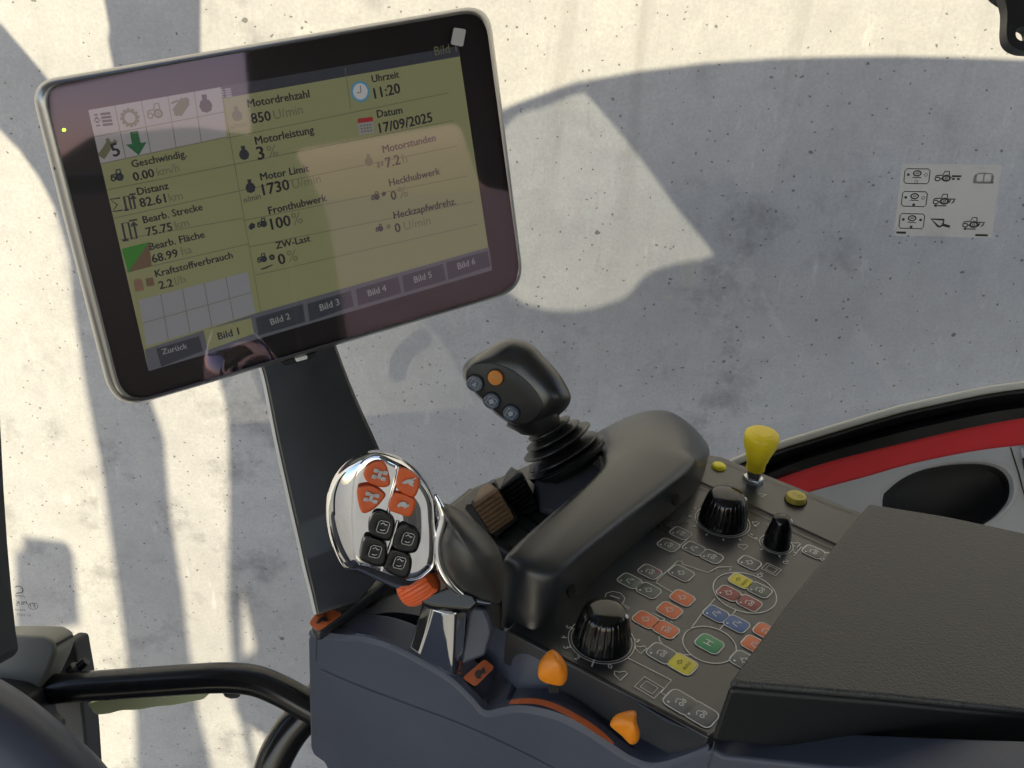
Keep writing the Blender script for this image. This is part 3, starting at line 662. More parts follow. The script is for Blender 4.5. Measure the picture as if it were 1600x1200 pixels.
icon(I, 'engine', TM(321, 162, .0055), TN, ICN, .0008); icon(I, 'list', TM(354, 146, .0035), TN, TXT, .0005)
icon(I, 'wrench', TM(167, 231, .0062), TN, UNIT, .0011); icon(I, 'down', TM(213, 224, .0072), TN, GRN, .001)
for x, y, k, s, m in ((370, 178, 'engine', .0046, UNIT), (381, 239, 'engine', .0045, ICN), (391, 291, 'engine', .0045, ICN), (185, 274, 'tractor', .0046, ICN), (411, 348, 'tractor', .004, ICN), (397, 352, 'blob', .004, ICN), (411, 403, 'tractor', .004, ICN), (425, 402, 'gear', .002, ICN), (182, 320, 'sigma', .0042, ICN), (203, 316, 'track', .0048, ICN), (203, 360, 'track', .0062, ICN), (216, 444, 'blob', .001, SKIN), (576, 250, 'engine', .0042, UNIT), (594, 257, 'pump', .0026, UNIT), (588, 306, 'tractor', .0038, ICN), (602, 302, 'blob', .003, ICN), (594, 356, 'tractor', .0034, ICN), (607, 354, 'gear', .0016, UNIT)):
    icon(I, k, TM(x, y, s), TN, m, .0009)
icon(I, 'pump', TM(225, 443, .0068, .0048), TN, SKIN, .0006, BRN)
I.poly([SP(*p, 4) for p in ((190, 389), (233, 378), (237, 416), (200, 426))][::-1], GRN2); I.poly([SP(*p, 5) for p in ((233, 378), (237, 416), (200, 426))][::-1], BRN)
I.poly([TM(563, 143, .0068)(*p) for p in circ(0, 0, 1, 30)], BLU); I.poly([TM(563, 143, .0053)(*p) + TN * .0001 for p in circ(0, 0, 1, 30)], PALE)
I.ribbon([SP(563, 134, 6), SP(564, 144, 6), SP(558, 145, 6)], .0006, TN, BRN)
c_ = TM(572, 197, .0056); I.poly([c_(u, v) for u, v in ((-1, -.9), (1, -.9), (1, .45), (-1, .45))], TXT); I.poly([c_(u, v) for u, v in ((-1, .45), (1, .45), (1, 1), (-1, 1))], REDS)
for i_ in range(4):
    for j_ in range(3): I.poly([c_(-.75 + i_ * .4 + a, -.7 + j_ * .36 + b) + TN * .0001 for a, b in ((0, 0), (.25, 0), (.25, .2), (0, .2))], UNIT)
I.ribbon([SP(418, 418, 4), SP(408, 421, 4), SP(426, 414, 4)], .0008, TN, ICN)
I.build('screen_icons', so, smooth=0)
mb = MB(); mb.poly([PT(*p, -.0030) for p in circ(100, 203, 3.0, 12, 2.6)], scr('led', (.30, 1, .02), 3)); mb.build('status_light', tm, smooth=0)
mb = MB(); mb.prism([PT(*p, .0002) for p in rr([(709, 43), (728, 46), (723, 73), (704, 69)], 3, 3)], TN * .0003, mat('label_white', (.55, .55, .57), .5)); mb.build('label', tm, smooth=0)
mb = MB(); mb.prism([PT(*p, -.012) for p in ((436, 566), (496, 550), (493, 558), (486, 562), (446, 572))], TN * -.012, DARK); mb.build('port_cover', tm, bevel=.001)
mb = MB(); mb.prism([PT(*p, -.010) for p in ((462, 560), (480, 555), (481, 561), (464, 566))], TN * -.004, WHITE); mb.build('port_tab', tm, bevel=.0006)
mb = MB(); mb.lathe([(.0028, 0), (.0022, .001), (.0, .0012)], PT(63, 266, -.0034) + tx * .01, TN, DARK, 14); mb.build('light_sensor', tm)

# monitor arm
ma = thing('monitor_arm', 'wide black support arm holding the terminal above the console', 'arm', PZ(515, 920, -.47))
left = spline([(395, 540), (412, 590), (432, 690), (452, 780), (468, 850), (477, 890), (486, 925), (494, 960)], 6, False)
right = spline([(512, 500), (528, 548), (556, 620), (592, 700), (618, 770), (622, 840), (600, 890), (560, 940)], 6, False)
nL = len(left); mb = MB()
dep = lambda t: .735 - .045 * t - .03 * max(0, t - .75)
secs = []
for i in range(nL):
    t = i / (nL - 1); l, r = left[i], right[i]; d = dep(t)
    A = lambda u, dd, x=0: PD(l[0] + (r[0] - l[0]) * u + x, l[1] + (r[1] - l[1]) * u, d + dd)
    secs.append([A(0, .03, -3), A(0, .012, -1.5), A(0, .003, 2), A(.02, 0, 3), A(.5, -.003), A(.97, 0), A(1, .004), A(1, .03)])
n = 8; mb.add([p for s_ in secs for p in s_], [[k * n + i, k * n + (i + 1) % n, (k + 1) * n + (i + 1) % n, (k + 1) * n + i] for k in range(nL - 1) for i in range(n)], DARK)
mb.build('post', ma, smooth=40)
mb = MB(); mb.add([secs[k][j] + (RT * -.0005) for k in range(nL) for j in (0, 1, 2)], [[3 * k + j, 3 * k + j + 1, 3 * k + j + 4, 3 * k + j + 3] for k in range(nL - 1) for j in (0, 1)], GREYT); mb.build('edge_highlight', ma, smooth=60)  # light strip stands for wall bounce on the arm's left bevel

# ================================================================== CONSOLE
ZP = -.45
def P(x, y, z=ZP): return PZ(x, y, z)
con = thing('control_console', 'dark grey armrest console with coloured key panel, levers and rotary knobs', 'control console', P(800, 1150, -.62))
aL, aR = P(482, 986, -.482), P(1108, 1166, -.455)
hd = V((aR.x - aL.x, aR.y - aL.y, 0)).normalized(); hn = V((hd.y, -hd.x, 0))       # hn faces the driver
if hn.dot(aL) > 0: hn = -hn
def PW(x, y, off=0): return PP(x, y, aL + hn * off, hn)
Lp = [(482, 986), (530, 992), (565, 994), (600, 1003), (640, 1021), (700, 1056), (735, 1088), (757, 1111), (780, 1108), (805, 1104), (835, 1107), (875, 1118), (920, 1141), (955, 1164), (990, 1185), (1030, 1192), (1108, 1166)]
L2 = [(500, 978), (545, 986), (562, 990), (603, 998), (645, 1012), (706, 1047), (742, 1080), (764, 1100), (790, 1095), (812, 1090), (842, 1091), (885, 1100), (930, 1124), (963, 1150), (993, 1172), (1033, 1184), (1107, 1163)]
Bp = [(505, 974), (550, 980), (570, 969), (602, 957), (655, 962), (715, 985), (760, 1015), (785, 1055), (800, 1066), (815, 1066), (842, 1068), (888, 1076), (932, 1096), (970, 1124), (1000, 1145), (1042, 1160), (1107, 1158)]
Tp = [(520, 950), (575, 950), (600, 935), (640, 925), (690, 930), (745, 950), (775, 980), (795, 988), (810, 993), (830, 1003), (850, 1014), (890, 1036), (935, 1062), (975, 1085), (1015, 1108), (1055, 1130), (1106, 1152)]
dpv = [0, 0, .045, .065, .065, .05, .012, 0, 0, .012, .02, .022, .022, .012, 0, 0, 0]
per = 5
sL, s2, sB, sT = (spline(q, per, False) for q in (Lp, L2, Bp, Tp)); sd_ = [q[0] for q in spline([(d,) for d in dpv], per, False)]
nc = len(sL); rows = [[] for _ in range(9)]
for i in range(nc):
    a = PW(*sL[i]); zl = a.z
    zT = ZP - .001 if i > 6 * per else -.482 + (ZP - .001 + .482) * max(0, (i / per - 4.5) / 1.5) if i > 4.5 * per else -.482
    b = P(*s2[i], zl + .0005); c = P(*sB[i], zl if i > 5 * per else min(zl + 0, -.483)); d = P(*sT[i], zT)
    dn = V((0, 0, -max(0, sd_[i])))
    rows[0].append(a + V((0, 0, -.004))); rows[1].append(a + hn * -.001 + V((0, 0, -.001))); rows[2].append(a * .85 + b * .15)
    rows[3].append(b); rows[4].append(b * .97 + c * .03 + dn * .9); rows[5].append(b * .5 + c * .5 + dn); rows[6].append(c * .97 + b * .03 + dn * .9); rows[7].append(c); rows[8].append(d)
mb = MB(); nr = len(rows)
mb.add([p for r in rows for p in r], [[k * nc + i, k * nc + i + 1, (k + 1) * nc + i + 1, (k + 1) * nc + i] for k in range(nr - 1) for i in range(nc - 1)], PLAST_SKY)
mb.build('lever_tray', con, smooth=38)
# side panel facing the driver
side = [PW(*p) + V((0, 0, -.003)) for p in sL] + [PW(1114, 1172), PW(1130, 1182), PW(1300, 1200), PW(1500, 1212), PW(1750, 1225), PW(1750, 1440), PW(620, 1420), PW(505, 1192), PW(488, 1180), PW(484, 1168), PW(480, 1000)]
mb = MB(); mb.prism(side, -hn * .03, PLAST_SKY); mb.build('side_panel', con, smooth=40, bevel=.003)
mb = MB()
for ps in ([(500, 1046), (560, 1072), (640, 1102), (720, 1132), (800, 1168), (870, 1204), (920, 1235)], [(494, 992), (494, 1012), (493, 1034)], [(1116, 1158), (1112, 1180), (1106, 1200)]):
    mb.ribbon([PW(*p, .0006) for p in spline(ps, 5, False)], .0007, hn, mat('seam_dark', (.05, .053, .065), .6))
mb.build('seam', con, smooth=0)
# deck under levers (left of the hump)
mb = MB()
dk = [(482, 984), (500, 950), (733, 762), (800, 735), (830, 725), (910, 690), (960, 690), (960, 740), (800, 870), (786, 930), (790, 985), (700, 1000), (600, 940), (560, 950)]
mb.prism([P(*p, -.487) for p in dk], V((0, 0, -.09)), PLAST); mb.build('lever_deck', con, bevel=.004)
# rail along the outer edge
mb = MB(); rl = [(484, 976), (503, 946), (735, 758), (748, 766), (598, 914), (538, 960), (498, 988)]
mb.prism([P(*p, -.470) for p in rl], V((0, 0, -.011)), PLAST); mb.build('outer_rail', con, bevel=.004)
mb = MB(); hs = rr([(482, 975), (503, 947), (536, 959), (498, 987)], 6, 4); mb.prism([P(*p, -.4697) for p in hs], V((0, 0, .0004)), STICKO)
e1_ = (P(536, 959) - P(482, 975)).normalized(); cH = P(504, 969, -.4689); icon(mb, 'hare', lambda u, v: cH + e1_ * u * .0055 + V((-e1_.y, e1_.x, 0)) * v * .0055, V((0, 0, 1)), DPRINT, .001); mb.build('hare_decal', con, smooth=0)
# tray behind the finger levers: slotted floor and sloped wall in the sky-tinted plastic
mb = MB(); mb.prism([P(*p, -.462) for p in ((690, 800), (735, 764), (830, 722), (900, 700), (940, 735), (800, 868))], V((0, 0, -.03)), PLAST)
mb.build('lever_base', con, bevel=.003)
mb = MB()
for a_, b_, w_ in (((770, 832), (800, 858), .004), ((800, 812), (838, 840), .002), ((815, 800), (850, 826), .004)): mb.ribbon([P(*a_, -.4612), P(*b_, -.4612)], w_, V((0, 0, 1)), VOID)
mb.build('lever_slots', con, smooth=0)
mb = MB(); mb.prism([P(836, 728, -.428), P(908, 706, -.420), P(944, 735, -.43), P(868, 800, -.455), P(842, 796, -.459)], V((0, .004, -.03)), PLAST_SKY); mb.build('tray_slope', con, bevel=.003)
# hump
hump = [
 [(784, 990, -.50), (782, 978, -.462), (800, 984, -.458), (820, 990, -.454), (832, 994, -.452), (834, 996, -.47)],
 [(784, 940, -.50), (785, 935, -.437), (812, 942, -.434), (838, 955, -.436), (868, 984, -.452), (868, 986, -.47)],
 [(784, 885, -.50), (784, 885, -.410), (824, 893, -.404), (862, 915, -.412), (890, 952, -.451), (890, 954, -.47)],
 [(786, 868, -.50), (787, 866, -.403), (833, 870, -.398), (884, 886, -.406), (908, 930, -.451), (908, 931, -.47)],
 [(868, 797, -.50), (868, 797, -.400), (908, 802, -.396), (957, 826, -.405), (965, 880, -.451), (965, 881, -.47)],
 [(930, 746, -.50), (930, 746, -.400), (978, 748, -.397), (1035, 764, -.404), (1045, 812, -.451), (1045, 813, -.47)],
 [(945, 726, -.50), (948, 723, -.402), (1010, 716, -.396), (1088, 722, -.403), (1094, 768, -.451), (1094, 769, -.47)],
 [(925, 705, -.50), (930, 701, -.415), (1008, 691, -.394), (1091, 707, -.400), (1103, 730, -.44), (1103, 735, -.47)],
 [(915, 692, -.50), (925, 686, -.430), (1000, 660, -.405), (1078, 662, -.404), (1110, 706, -.44), (1110, 712, -.47)],
 [(915, 685, -.50), (930, 676, -.445), (990, 645, -.425), (1052, 632, -.420), (1108, 690, -.455), (1108, 700, -.47)],
 [(920, 682, -.52), (940, 672, -.465), (992, 644, -.46), (1050, 634, -.46), (1104, 690, -.47), (1104, 700, -.49)],
]
mb = MB(); n = 6; mb.add([P(*q) for r in hump for q in r], [[k * n + i, k * n + i + 1, (k + 1) * n + i + 1, (k + 1) * n + i] for k in range(len(hump) - 1) for i in range(n - 1)], PLAST)
ho = mb.build('hump', con, sub=3)
for e in ho.data.edges: pass
ca = ho.data.attributes.new('crease_edge', 'FLOAT', 'EDGE')
for e in ho.data.edges:
    a_, b_ = e.vertices
    if a_ % n == b_ % n and a_ % n in (1, 3) and 1 < min(a_, b_) // n < 7: ca.data[e.index].value = .45 if a_ % n == 3 else .7
for x, y in ((1052, 776), (889, 920)):
    mb = MB()
    mb.prism([P(x + a, y + b, -.43) for a, b in circ(0, 0, 5, 14, 13)], V((.002, -.003, .001)), VOID)
    mb.build('screw_hole', con, smooth=0)
# ---- key panel
mb = MB(); kp = [(790, 985), (1106, 1152), (1180, 1110), (1345, 900), (1345, 800), (1330, 795), (1128, 714), (1110, 711), (1085, 712), (1040, 760)]
mb.prism([P(*p) for p in kp], V((0, 0, -.03)), PANEL); pan = mb.build('key_panel', con, bevel=.0012)
ZK = ZP + .0006
zz = V((0, 0, 1))
wv = V((math.cos(math.radians(-38)), math.sin(math.radians(-38)), 0)); lv = V((-wv.y, wv.x, 0))
def CR(x, y): return (940 + x * .3167, 780 + y * .3167)
pr = MB()
def pl(pts, wd=.0007, m=PRINT, closed=False, crop=True): pr.ribbon([P(*(CR(*p) if crop else p), ZK) for p in pts], wd, zz, m, closed)
def ring(cx, cy, r, wd=.0008, a0=0, a1=360, m=PRINT):
    c = P(cx, cy, ZK); k = 60; pts = [c + (wv * math.cos(math.radians(a0 + (a1 - a0) * i / k)) + lv * math.sin(math.radians(a0 + (a1 - a0) * i / k))) * r for i in range(k + 1)]
    pr.ribbon(pts, wd, zz, m)
ring(*CR(706, 458), .0232); ring(*CR(532, 716), .0182)
for ps in ([(560, 490), (490, 570), (440, 640)], [(662, 548), (620, 600), (580, 645)], [(270, 405), (290, 385), (375, 305), (395, 305), (400, 320), (525, 362), (575, 335), (640, 332), (632, 352)], [(268, 410), (290, 425), (355, 462)],
  [(283, 675), (285, 695), (300, 715)], [(358, 765), (445, 768)], [(130, 783), (345, 893), (292, 955), (330, 972)], [(720, 175), (775, 205)], [(950, 280), (985, 235), (1000, 240)], [(380, 235), (420, 200)], [(660, 600), (640, 590)], [(675, 490), (690, 500)], [(250, 560), (310, 590), (290, 640)], [(340, 600), (350, 610)]): pl(ps)
for x, y, w2, h2 in ((235, 928, .0075, .006), (838, 345, .006, .005), (100, 535, .004, .0035)):
    c = P(*CR(x, y), ZK); pr.ribbon([c + wv * a + lv * b for a, b in ((-w2, -h2), (w2, -h2), (w2, h2), (-w2, h2))], .0006, zz, PRINT, True); pr.ribbon([c + wv * a * .6 + lv * b * .6 for a, b in ((-w2, -h2), (w2, -h2), (w2, h2), (-w2, h2))], .0005, zz, PRINT, True)
for x, y in ((65, 487), (20, 525)):
    c = P(*CR(x, y), ZK); pr.ribbon([c + (wv * math.cos(t * math.pi / 4) + lv * math.sin(t * math.pi / 4)) * .0075 for t in range(8)], .0006, zz, PRINT, True); pr.ribbon([c - wv * .004, c + wv * .003 + lv * .002], .0008, zz, PRINT)
KN = [(940, 1000, .0228, .0195), (1129, 814, .0224, .0195), (1213, 850, .0132, .0105)]
for cx, cy, r, _ in KN: ring(cx, cy, r, .0006); ring(cx, cy, r - .002, .0004)
for i, (s_, x, y) in enumerate((('5', 507, 317), ('4', 475, 380), ('3', 492, 446), ('2', 560, 517), ('1', 660, 560), ('0', 775, 572))):
    c = P(760 + x * .25, 900 + y * .25, ZK); d = (P(940, 1000) - c); d.z = 0; d.normalize(); sd2 = V((d.y, -d.x, 0)) * (.0005 if s_ == '1' else .0014)
    pr.text(s_, c + sd2 * -1 - d * .001, c + sd2 - d * .001, zz, PRINT, .01)
for cx, cy, r, a0 in ((1129, 814, .0265, 0), (1213, 850, .016, 20)):
    c = P(cx, cy, ZK)
    for k in range(10 if r > .02 else 5):
        t = math.radians(a0 + 120 + k * (300 / 10 if r > .02 else 55)); u = wv * math.cos(t) + lv * math.sin(t); pr.ribbon([c + u * (r - .0012), c + u * (r + .0012)], .0012, zz, PRINT)
def squig(x, y, s=.004):
    c = P(x, y, ZK); Q = lambda L: [c + lv * a * s - wv * b * s for a, b in L]; t = (x + y) % 4
    if t == 0: pr.ribbon(Q([(-1, -.6), (-.4, .7), (.1, -.2), (.9, .5)]), .0007, zz, PRINT); pr.ribbon(Q([(.5, .8), (.9, .5), (.7, .1)]), .0006, zz, PRINT)
    elif t == 1: pr.ribbon(Q([(-1, -.8), (-.6, .5), (0, .9), (.3, .2), (1, -.2), (.9, -.8)]), .0006, zz, PRINT, True)
    elif t == 2: pr.ribbon(Q(circ(-.3, 0, .55, 14)), .0006, zz, PRINT, True); pr.ribbon(Q([(.3, 0), (1, .4), (1, -.4)]), .0006, zz, PRINT, True)
    else: pr.ribbon(Q([(-1, -.7), (1, -.7)]), .0006, zz, PRINT); pr.ribbon(Q([(-.8, -.4), (0, .8), (.8, -.4)]), .0007, zz, PRINT, True)
for p in ((968, 1053, .0045), (1000, 1013, .004), (995, 1000, .002), (1160, 853, .004), (1190, 773, .004), (1180, 817, .003), (1205, 822, .0035), (1243, 850, .0035), (1228, 878, .003), (1188, 898, .003)): squig(*p)
pr.build('panel_print', pan, smooth=0)
KG = mat('key_grey', (.15, .155, .155), .4, var=.1, vscale=80); KGG = mat('key_greygreen', (.13, .16, .135), .4, var=.1, vscale=80); KR = mat('key_red', (.34, .075, .07), .4, var=.1, vscale=80); KO = mat('key_orange', (.85, .20, .07), .4, var=.06, vscale=80); KB = mat('key_blue', (.08, .17, .42), .4, var=.1, vscale=80); KY = mat('key_yellow', (.82, .72, .05), .4, var=.06, vscale=80); KGR = mat('key_green', (.05, .36, .15), .4, var=.1, vscale=80)
KEYD = mat('key_icon_dark', (.25, .22, .02), .5)
keys = [(390, 170, KG, 0), (330, 228, KG, 0), (455, 245, KG, 0), (543, 285, KG, 0), (238, 360, KG, 0), (138, 405, KGG, 0), (232, 452, KGG, 0), (393, 367, KG, 1.08), (730, 316, KG, 0), (1045, 262, KG, 0), (1135, 300, KG, 0), (780, 450, KGG, 0), (295, 762, KG, 1.08), (388, 1003, KG, 1.12), (490, 1062, KG, 1.12), (705, 800, KG, 1.05),
 (398, 489, KO, 0), (335, 550, KO, 0), (217, 596, KO, 0), (317, 645, KO, 0), (812, 655, KO, 0), (755, 720, KO, 0), (685, 405, KY, 0), (398, 815, KY, 1.08), (627, 466, KR, 0), (728, 514, KR, 0), (564, 567, KB, 0), (665, 617, KB, 0), (532, 715, KGR, 1.06)]
for i, (x, y, m, s) in enumerate(keys):
    c = P(*CR(x, y), ZP + .0002); s = (s or 1) * (.0073 + .0009 * (y / 1000)); mb = MB()
    pts = rr([(-s, -s * .86), (s, -s * .86), (s, s * .86), (-s, s * .86)], s * .5, 5)
    to3 = lambda p: c + wv * p[0] + lv * p[1]
    button(mb, pts, to3, zz, .0008, .0005, m, 1)
    ru = [to3(p) + zz * .0005 for p in inset(pts, -.0004)]
    mb.ribbon(ru, .0009, zz, PRINT if m in (KG, KGG) else WHITE, True)
    h = c + zz * .00095
    if m is KY: mb.text('AUTO', h + wv * .0045 - lv * .0045, h + wv * .0045 + lv * .0045, zz, KEYD, .01); icon(mb, 'key', lambda u, v: h - wv * .002 + lv * u * .004 + wv * -v * .003, zz, KEYD, .0006)
    elif m is KGR: mb.text('H', h + wv * .002 - lv * .0025, h + wv * .002 + lv * .0025, zz, WHITE, .0)
    else:
        icon(mb, 'key', lambda u, v: h + lv * u * .0052 + wv * -v * .0052, zz, mat('key_icon', (.82, .82, .80), .5), .00065)
        if m in (KR, KB, KG, KGG): mb.poly([h - wv * s * .6 - lv * s * .6 + wv * a + lv * b for a, b in circ(0, 0, .0009, 8)], WHITE)
    if i == 4: mb.poly([h + wv * s * .45 + lv * s * .45 + wv * a + lv * b for a, b in circ(0, 0, .0018, 4)], mat('mark_red', (.5, .05, .04), .5))
    mb.build('key', pan, smooth=50)
# far strip grooves
for pts_, w_, m_ in (([(1093, 752), (1345, 868)], .0022, VOID), ([(1093, 757), (1345, 873)], .0009, VOID), ([(1093, 763), (1345, 880)], .0009, VOID), ([(1100, 722), (1128, 722), (1335, 803)], .0006, DPRINT), ([(797, 983), (1105, 1146)], .0010, VOID)):
    mb = MB(); mb.ribbon([P(*p, ZK) for p in pts_], w_, zz, m_); mb.build('panel_groove', con, smooth=0)
# rotary knobs
for cx, cy, r, rb in KN:
    c = P(cx, cy, ZP); big = rb > .015; h = .0285 if big else .0275; rt = rb * (.80 if big else .72); mb = MB()
    prof = [(rb * 1.02, 0), (rb * 1.02, .002), (rb, .003), (rb * .98, h * .35), (rt * 1.06, h * .72), (rt, h * .82), (rt * .9, h * .91), (rt * .72, h * .965), (rt * .4, h * .992), (.0002, h)]
    nf = 24 if big else 14
    fl = lambda k, t, nf=nf: (-.022 * max(0, math.cos(nf * t)) ** 8 if 2 <= k <= 6 else 0)
    mb.lathe(prof, c, zz, BLACK, 240, fl if big else None); ko = mb.build('rotary_knob', con, smooth=50)
    u = (wv * .75 + lv * .3).normalized(); mb = MB(); q = c + zz * h * .90 + u * rt * .93; nn = (u * .75 + zz * .6).normalized()
    mb.lathe([(.0016, 0), (.0014, .0006), (.0001, .0008)], q, nn, WHITE, 14); mb.build('pointer_dot', ko)
# yellow indicator lens and button
mb = MB(); c = P(1123, 730); mb.lathe([(.0068, 0), (.0068, .001), (.0060, .0026), (.0035, .0034), (.0001, .0037)], c, zz, LENS, 32); mb.build('warning_lens', con, smooth=60)
mb = MB(); c = P(1243, 782); mb.lathe([(.0098, .0), (.0098, .0006), (.0088, .0006), (.0088, .0002)], c, zz, VOID, 36, cap=False); mb.lathe([(.0086, -.002), (.0086, .0045), (.0078, .0056), (.0001, .0060)], c, zz, PALEY, 36)
h = c + zz * .0061; mb.ribbon([h + wv * a + lv * b for a, b in ((-.004, -.001), (-.002, .001), (.0, -.001))], .0006, zz, KEYD); mb.ribbon([h + wv * .0035 + wv * a + lv * b for a, b in circ(0, 0, .002, 10)], .0006, zz, KEYD, True)
mb.build('push_button', con, smooth=50)
# turtle decal on the tray, orange scale strip beside the throttle slot
mb = MB(); zt = -.4835; tq = [(722, 1060), (757, 1030), (773, 1043), (743, 1073)]; zt = PW(735, 1088).z + .0045
mb.prism([P(*p, zt) for p in rr(tq, 5, 3)], zz * .0004, STICKO); cT = P(749, 1052, zt + .0006); e_ = (P(773, 1043) - P(743, 1073)).normalized()
icon(mb, 'turtle', lambda u, v: cT + e_ * u * .006 + V((-e_.y, e_.x, 0)) * v * .006, zz, DPRINT, .001); mb.build('turtle_decal', con, smooth=0)
mb = MB(); A_ = resamp_open([(800, 1093), (835, 1091), (872, 1101), (910, 1121), (938, 1140), (960, 1161)], 24); B_ = resamp_open([(794, 1100), (835, 1100), (864, 1108), (899, 1126), (931, 1146), (957, 1163)], 24)
zst = lambda x: min((PW(*q).z for q in sL if abs(q[0] - x) < 8), default=PW(860, 1112).z)
vs = []
for a_, b_ in zip(A_, B_): z_ = zst(b_[0]) + .0035; vs += [P(*a_, z_), P(*b_, z_)]
mb.add(vs, [[2 * k, 2 * k + 1, 2 * k + 3, 2 * k + 2] for k in range(23)], STICKO); mb.build('scale_strip', con, smooth=0)
# ---- throttle levers
def throttle(label, outl, ridge, c0, d0, slotpt):
    t = thing('throttle_lever', label, 'lever', PD(*slotpt, d0 + .01), 'orange throttle levers')
    mb = MB(); N_ = 48; o_ = spline(outl, 6); ring = angle_samp(o_, N_, c0)
    f = lambda s, d, sh=(0, 0): [PD(c0[0] + (p[0] - c0[0]) * s + sh[0], c0[1] + (p[1] - c0[1]) * s + sh[1], d) for p in ring]
    mb.shell([f(.8, d0 + .012), f(.97, d0 + .008), f(1, d0 + .003), f(.96, d0 - .001), f(.82, d0 - .0042, (ridge[0] * .5, ridge[1] * .5)), f(.45, d0 - .0075, ridge), f(.12, d0 - .009, (ridge[0] * 1.6, ridge[1] * 1.6))], ORANGE2)
    mb.build('cap', t, smooth=60)
    mb = MB(); x, y = slotpt; mb.prism([PD(x + a, y + b, d0 + .004) for a, b in ((-9, -30), (10, -30), (9, 6), (-9, 6))], FW * .006, VOID); mb.build('stem', t, bevel=.001)
throttle('orange throttle lever cap at the upper end of the arc slot', [(862, 1015), (872, 1020), (885, 1038), (886, 1060), (878, 1071), (864, 1070), (846, 1064), (840, 1052), (843, 1035), (852, 1022)], (4, -5), (864, 1045), .60, (866, 1078))
throttle('orange throttle lever cap at the lower end of the arc slot', [(986, 1110), (994, 1113), (995, 1128), (1000, 1146), (996, 1160), (985, 1163), (972, 1150), (955, 1136), (954, 1128), (964, 1116)], (5, -4), (980, 1137), .575, (984, 1152))

# ---- finger levers
def finger(label, m, face, curl, side_, d0):
    t = thing('finger_lever', label, 'lever', P(*face[0], -.462), 'ridged finger levers')
    A, B, Cc, D = face; k = 36; rows_ = []        # A,D lower edge; B,C upper edge, then the curled lip
    for i in range(k + 1):
        u = i / k; row = []
        for j in range(5):
            v = j / 4
            if u < .78:
                q = u / .78; a_ = (A[0] + (B[0] - A[0]) * q, A[1] + (B[1] - A[1]) * q); b_ = (D[0] + (Cc[0] - D[0]) * q, D[1] + (Cc[1] - D[1]) * q); z_ = -.010 * q
            else:
                q = (u - .78) / .22; a_ = (B[0] + (curl[0][0] - B[0]) * q, B[1] + (curl[0][1] - B[1]) * q); b_ = (Cc[0] + (curl[1][0] - Cc[0]) * q, Cc[1] + (curl[1][1] - Cc[1]) * q); z_ = -.010 + .016 * q * q
            g = (-.0014 if i % 4 == 2 else 0) if u < .8 else 0
            row.append(PD(a_[0] + (b_[0] - a_[0]) * v, a_[1] + (b_[1] - a_[1]) * v, d0 + z_ - g))
        rows_.append(row)
    nr_ = 5; vs = [p for r in rows_ for p in r] + [p + FW * .012 for r in rows_ for p in r]; off = nr_ * (k + 1); fs = []
    for i in range(k):
        for j in range(4): fs.append([i * nr_ + j, i * nr_ + j + 1, (i + 1) * nr_ + j + 1, (i + 1) * nr_ + j]); fs.append([off + q for q in fs[-1]][::-1])
        fs.append([i * nr_, (i + 1) * nr_, off + (i + 1) * nr_, off + i * nr_]); fs.append([i * nr_ + 4, off + i * nr_ + 4, off + (i + 1) * nr_ + 4, (i + 1) * nr_ + 4])
    for b_ in (0, k * nr_):
        for j in range(4): fs.append([b_ + j, b_ + j + 1, off + b_ + j + 1, off + b_ + j])
    mb = MB(); mb.add(vs, fs, m); mb.build('paddle', t, smooth=30)
    mb = MB(); mb.prism([PD(p[0], p[1], d0 + .001) for p in side_], FW * .03, DARK); mb.build('side_plate', t, bevel=.001)
    mb = MB(); mb.prism([PD(p[0], p[1], d0 + .006) for p in (A, B, Cc, (D[0] + 6, D[1] + 3), (A[0] + 8, A[1] + 6))], FW * .03, VOID); mb.build('stem', t, bevel=.001)
finger('black ridged finger lever beside the loader joystick boot', DARK, [(810, 808), (780, 768), (816, 741), (836, 790)], [(790, 742), (799, 731)], [(780, 769), (811, 809), (800, 809), (764, 764), (764, 757), (772, 753)], .80)
finger('brown ridged finger lever beside the chrome drive lever', BROWN, [(768, 834), (740, 792), (777, 767), (803, 810)], [(748, 766), (763, 755)], [(741, 793), (769, 836), (756, 830), (726, 795), (728, 788), (735, 787)], .765)

# ---- yellow pull knob
yk = thing('pull_knob', 'yellow mushroom pull knob on a zinc hex nut at the console end', 'knob', P(1176, 753))
c = P(1176, 752); ax = zz
mb = MB(); mb.lathe([(.0092, 0), (.0092, .004), (.0088, .0048)], c, ax, STEEL, 6); mb.lathe([(.0062, .004), (.0062, .020)], c, ax, STEEL, 28); mb.build('nut', yk, smooth=30)
top = .050; prof = [(.0073, .012), (.0082, .013), (.0082, .017), (.0086, .0205)]
for k in range(7):
    h_ = .022 + k * .0024; r_ = .0092 + .0046 * (k / 6) ** 1.3; prof += [(r_, h_), (r_ + .0005, h_ + .0008), (r_ + .0004, h_ + .0018)]
prof += [(.0146, .0395), (.0150, .042), (.0150, .046), (.0144, .0485), (.0128, .0500), (.0102, .0506), (.0098, .0512), (.0090, .0514), (.0001, .0516)]
mb = MB(); mb.lathe(prof, c, ax, YELLOW, 56); mb.build('cap', yk, smooth=40)

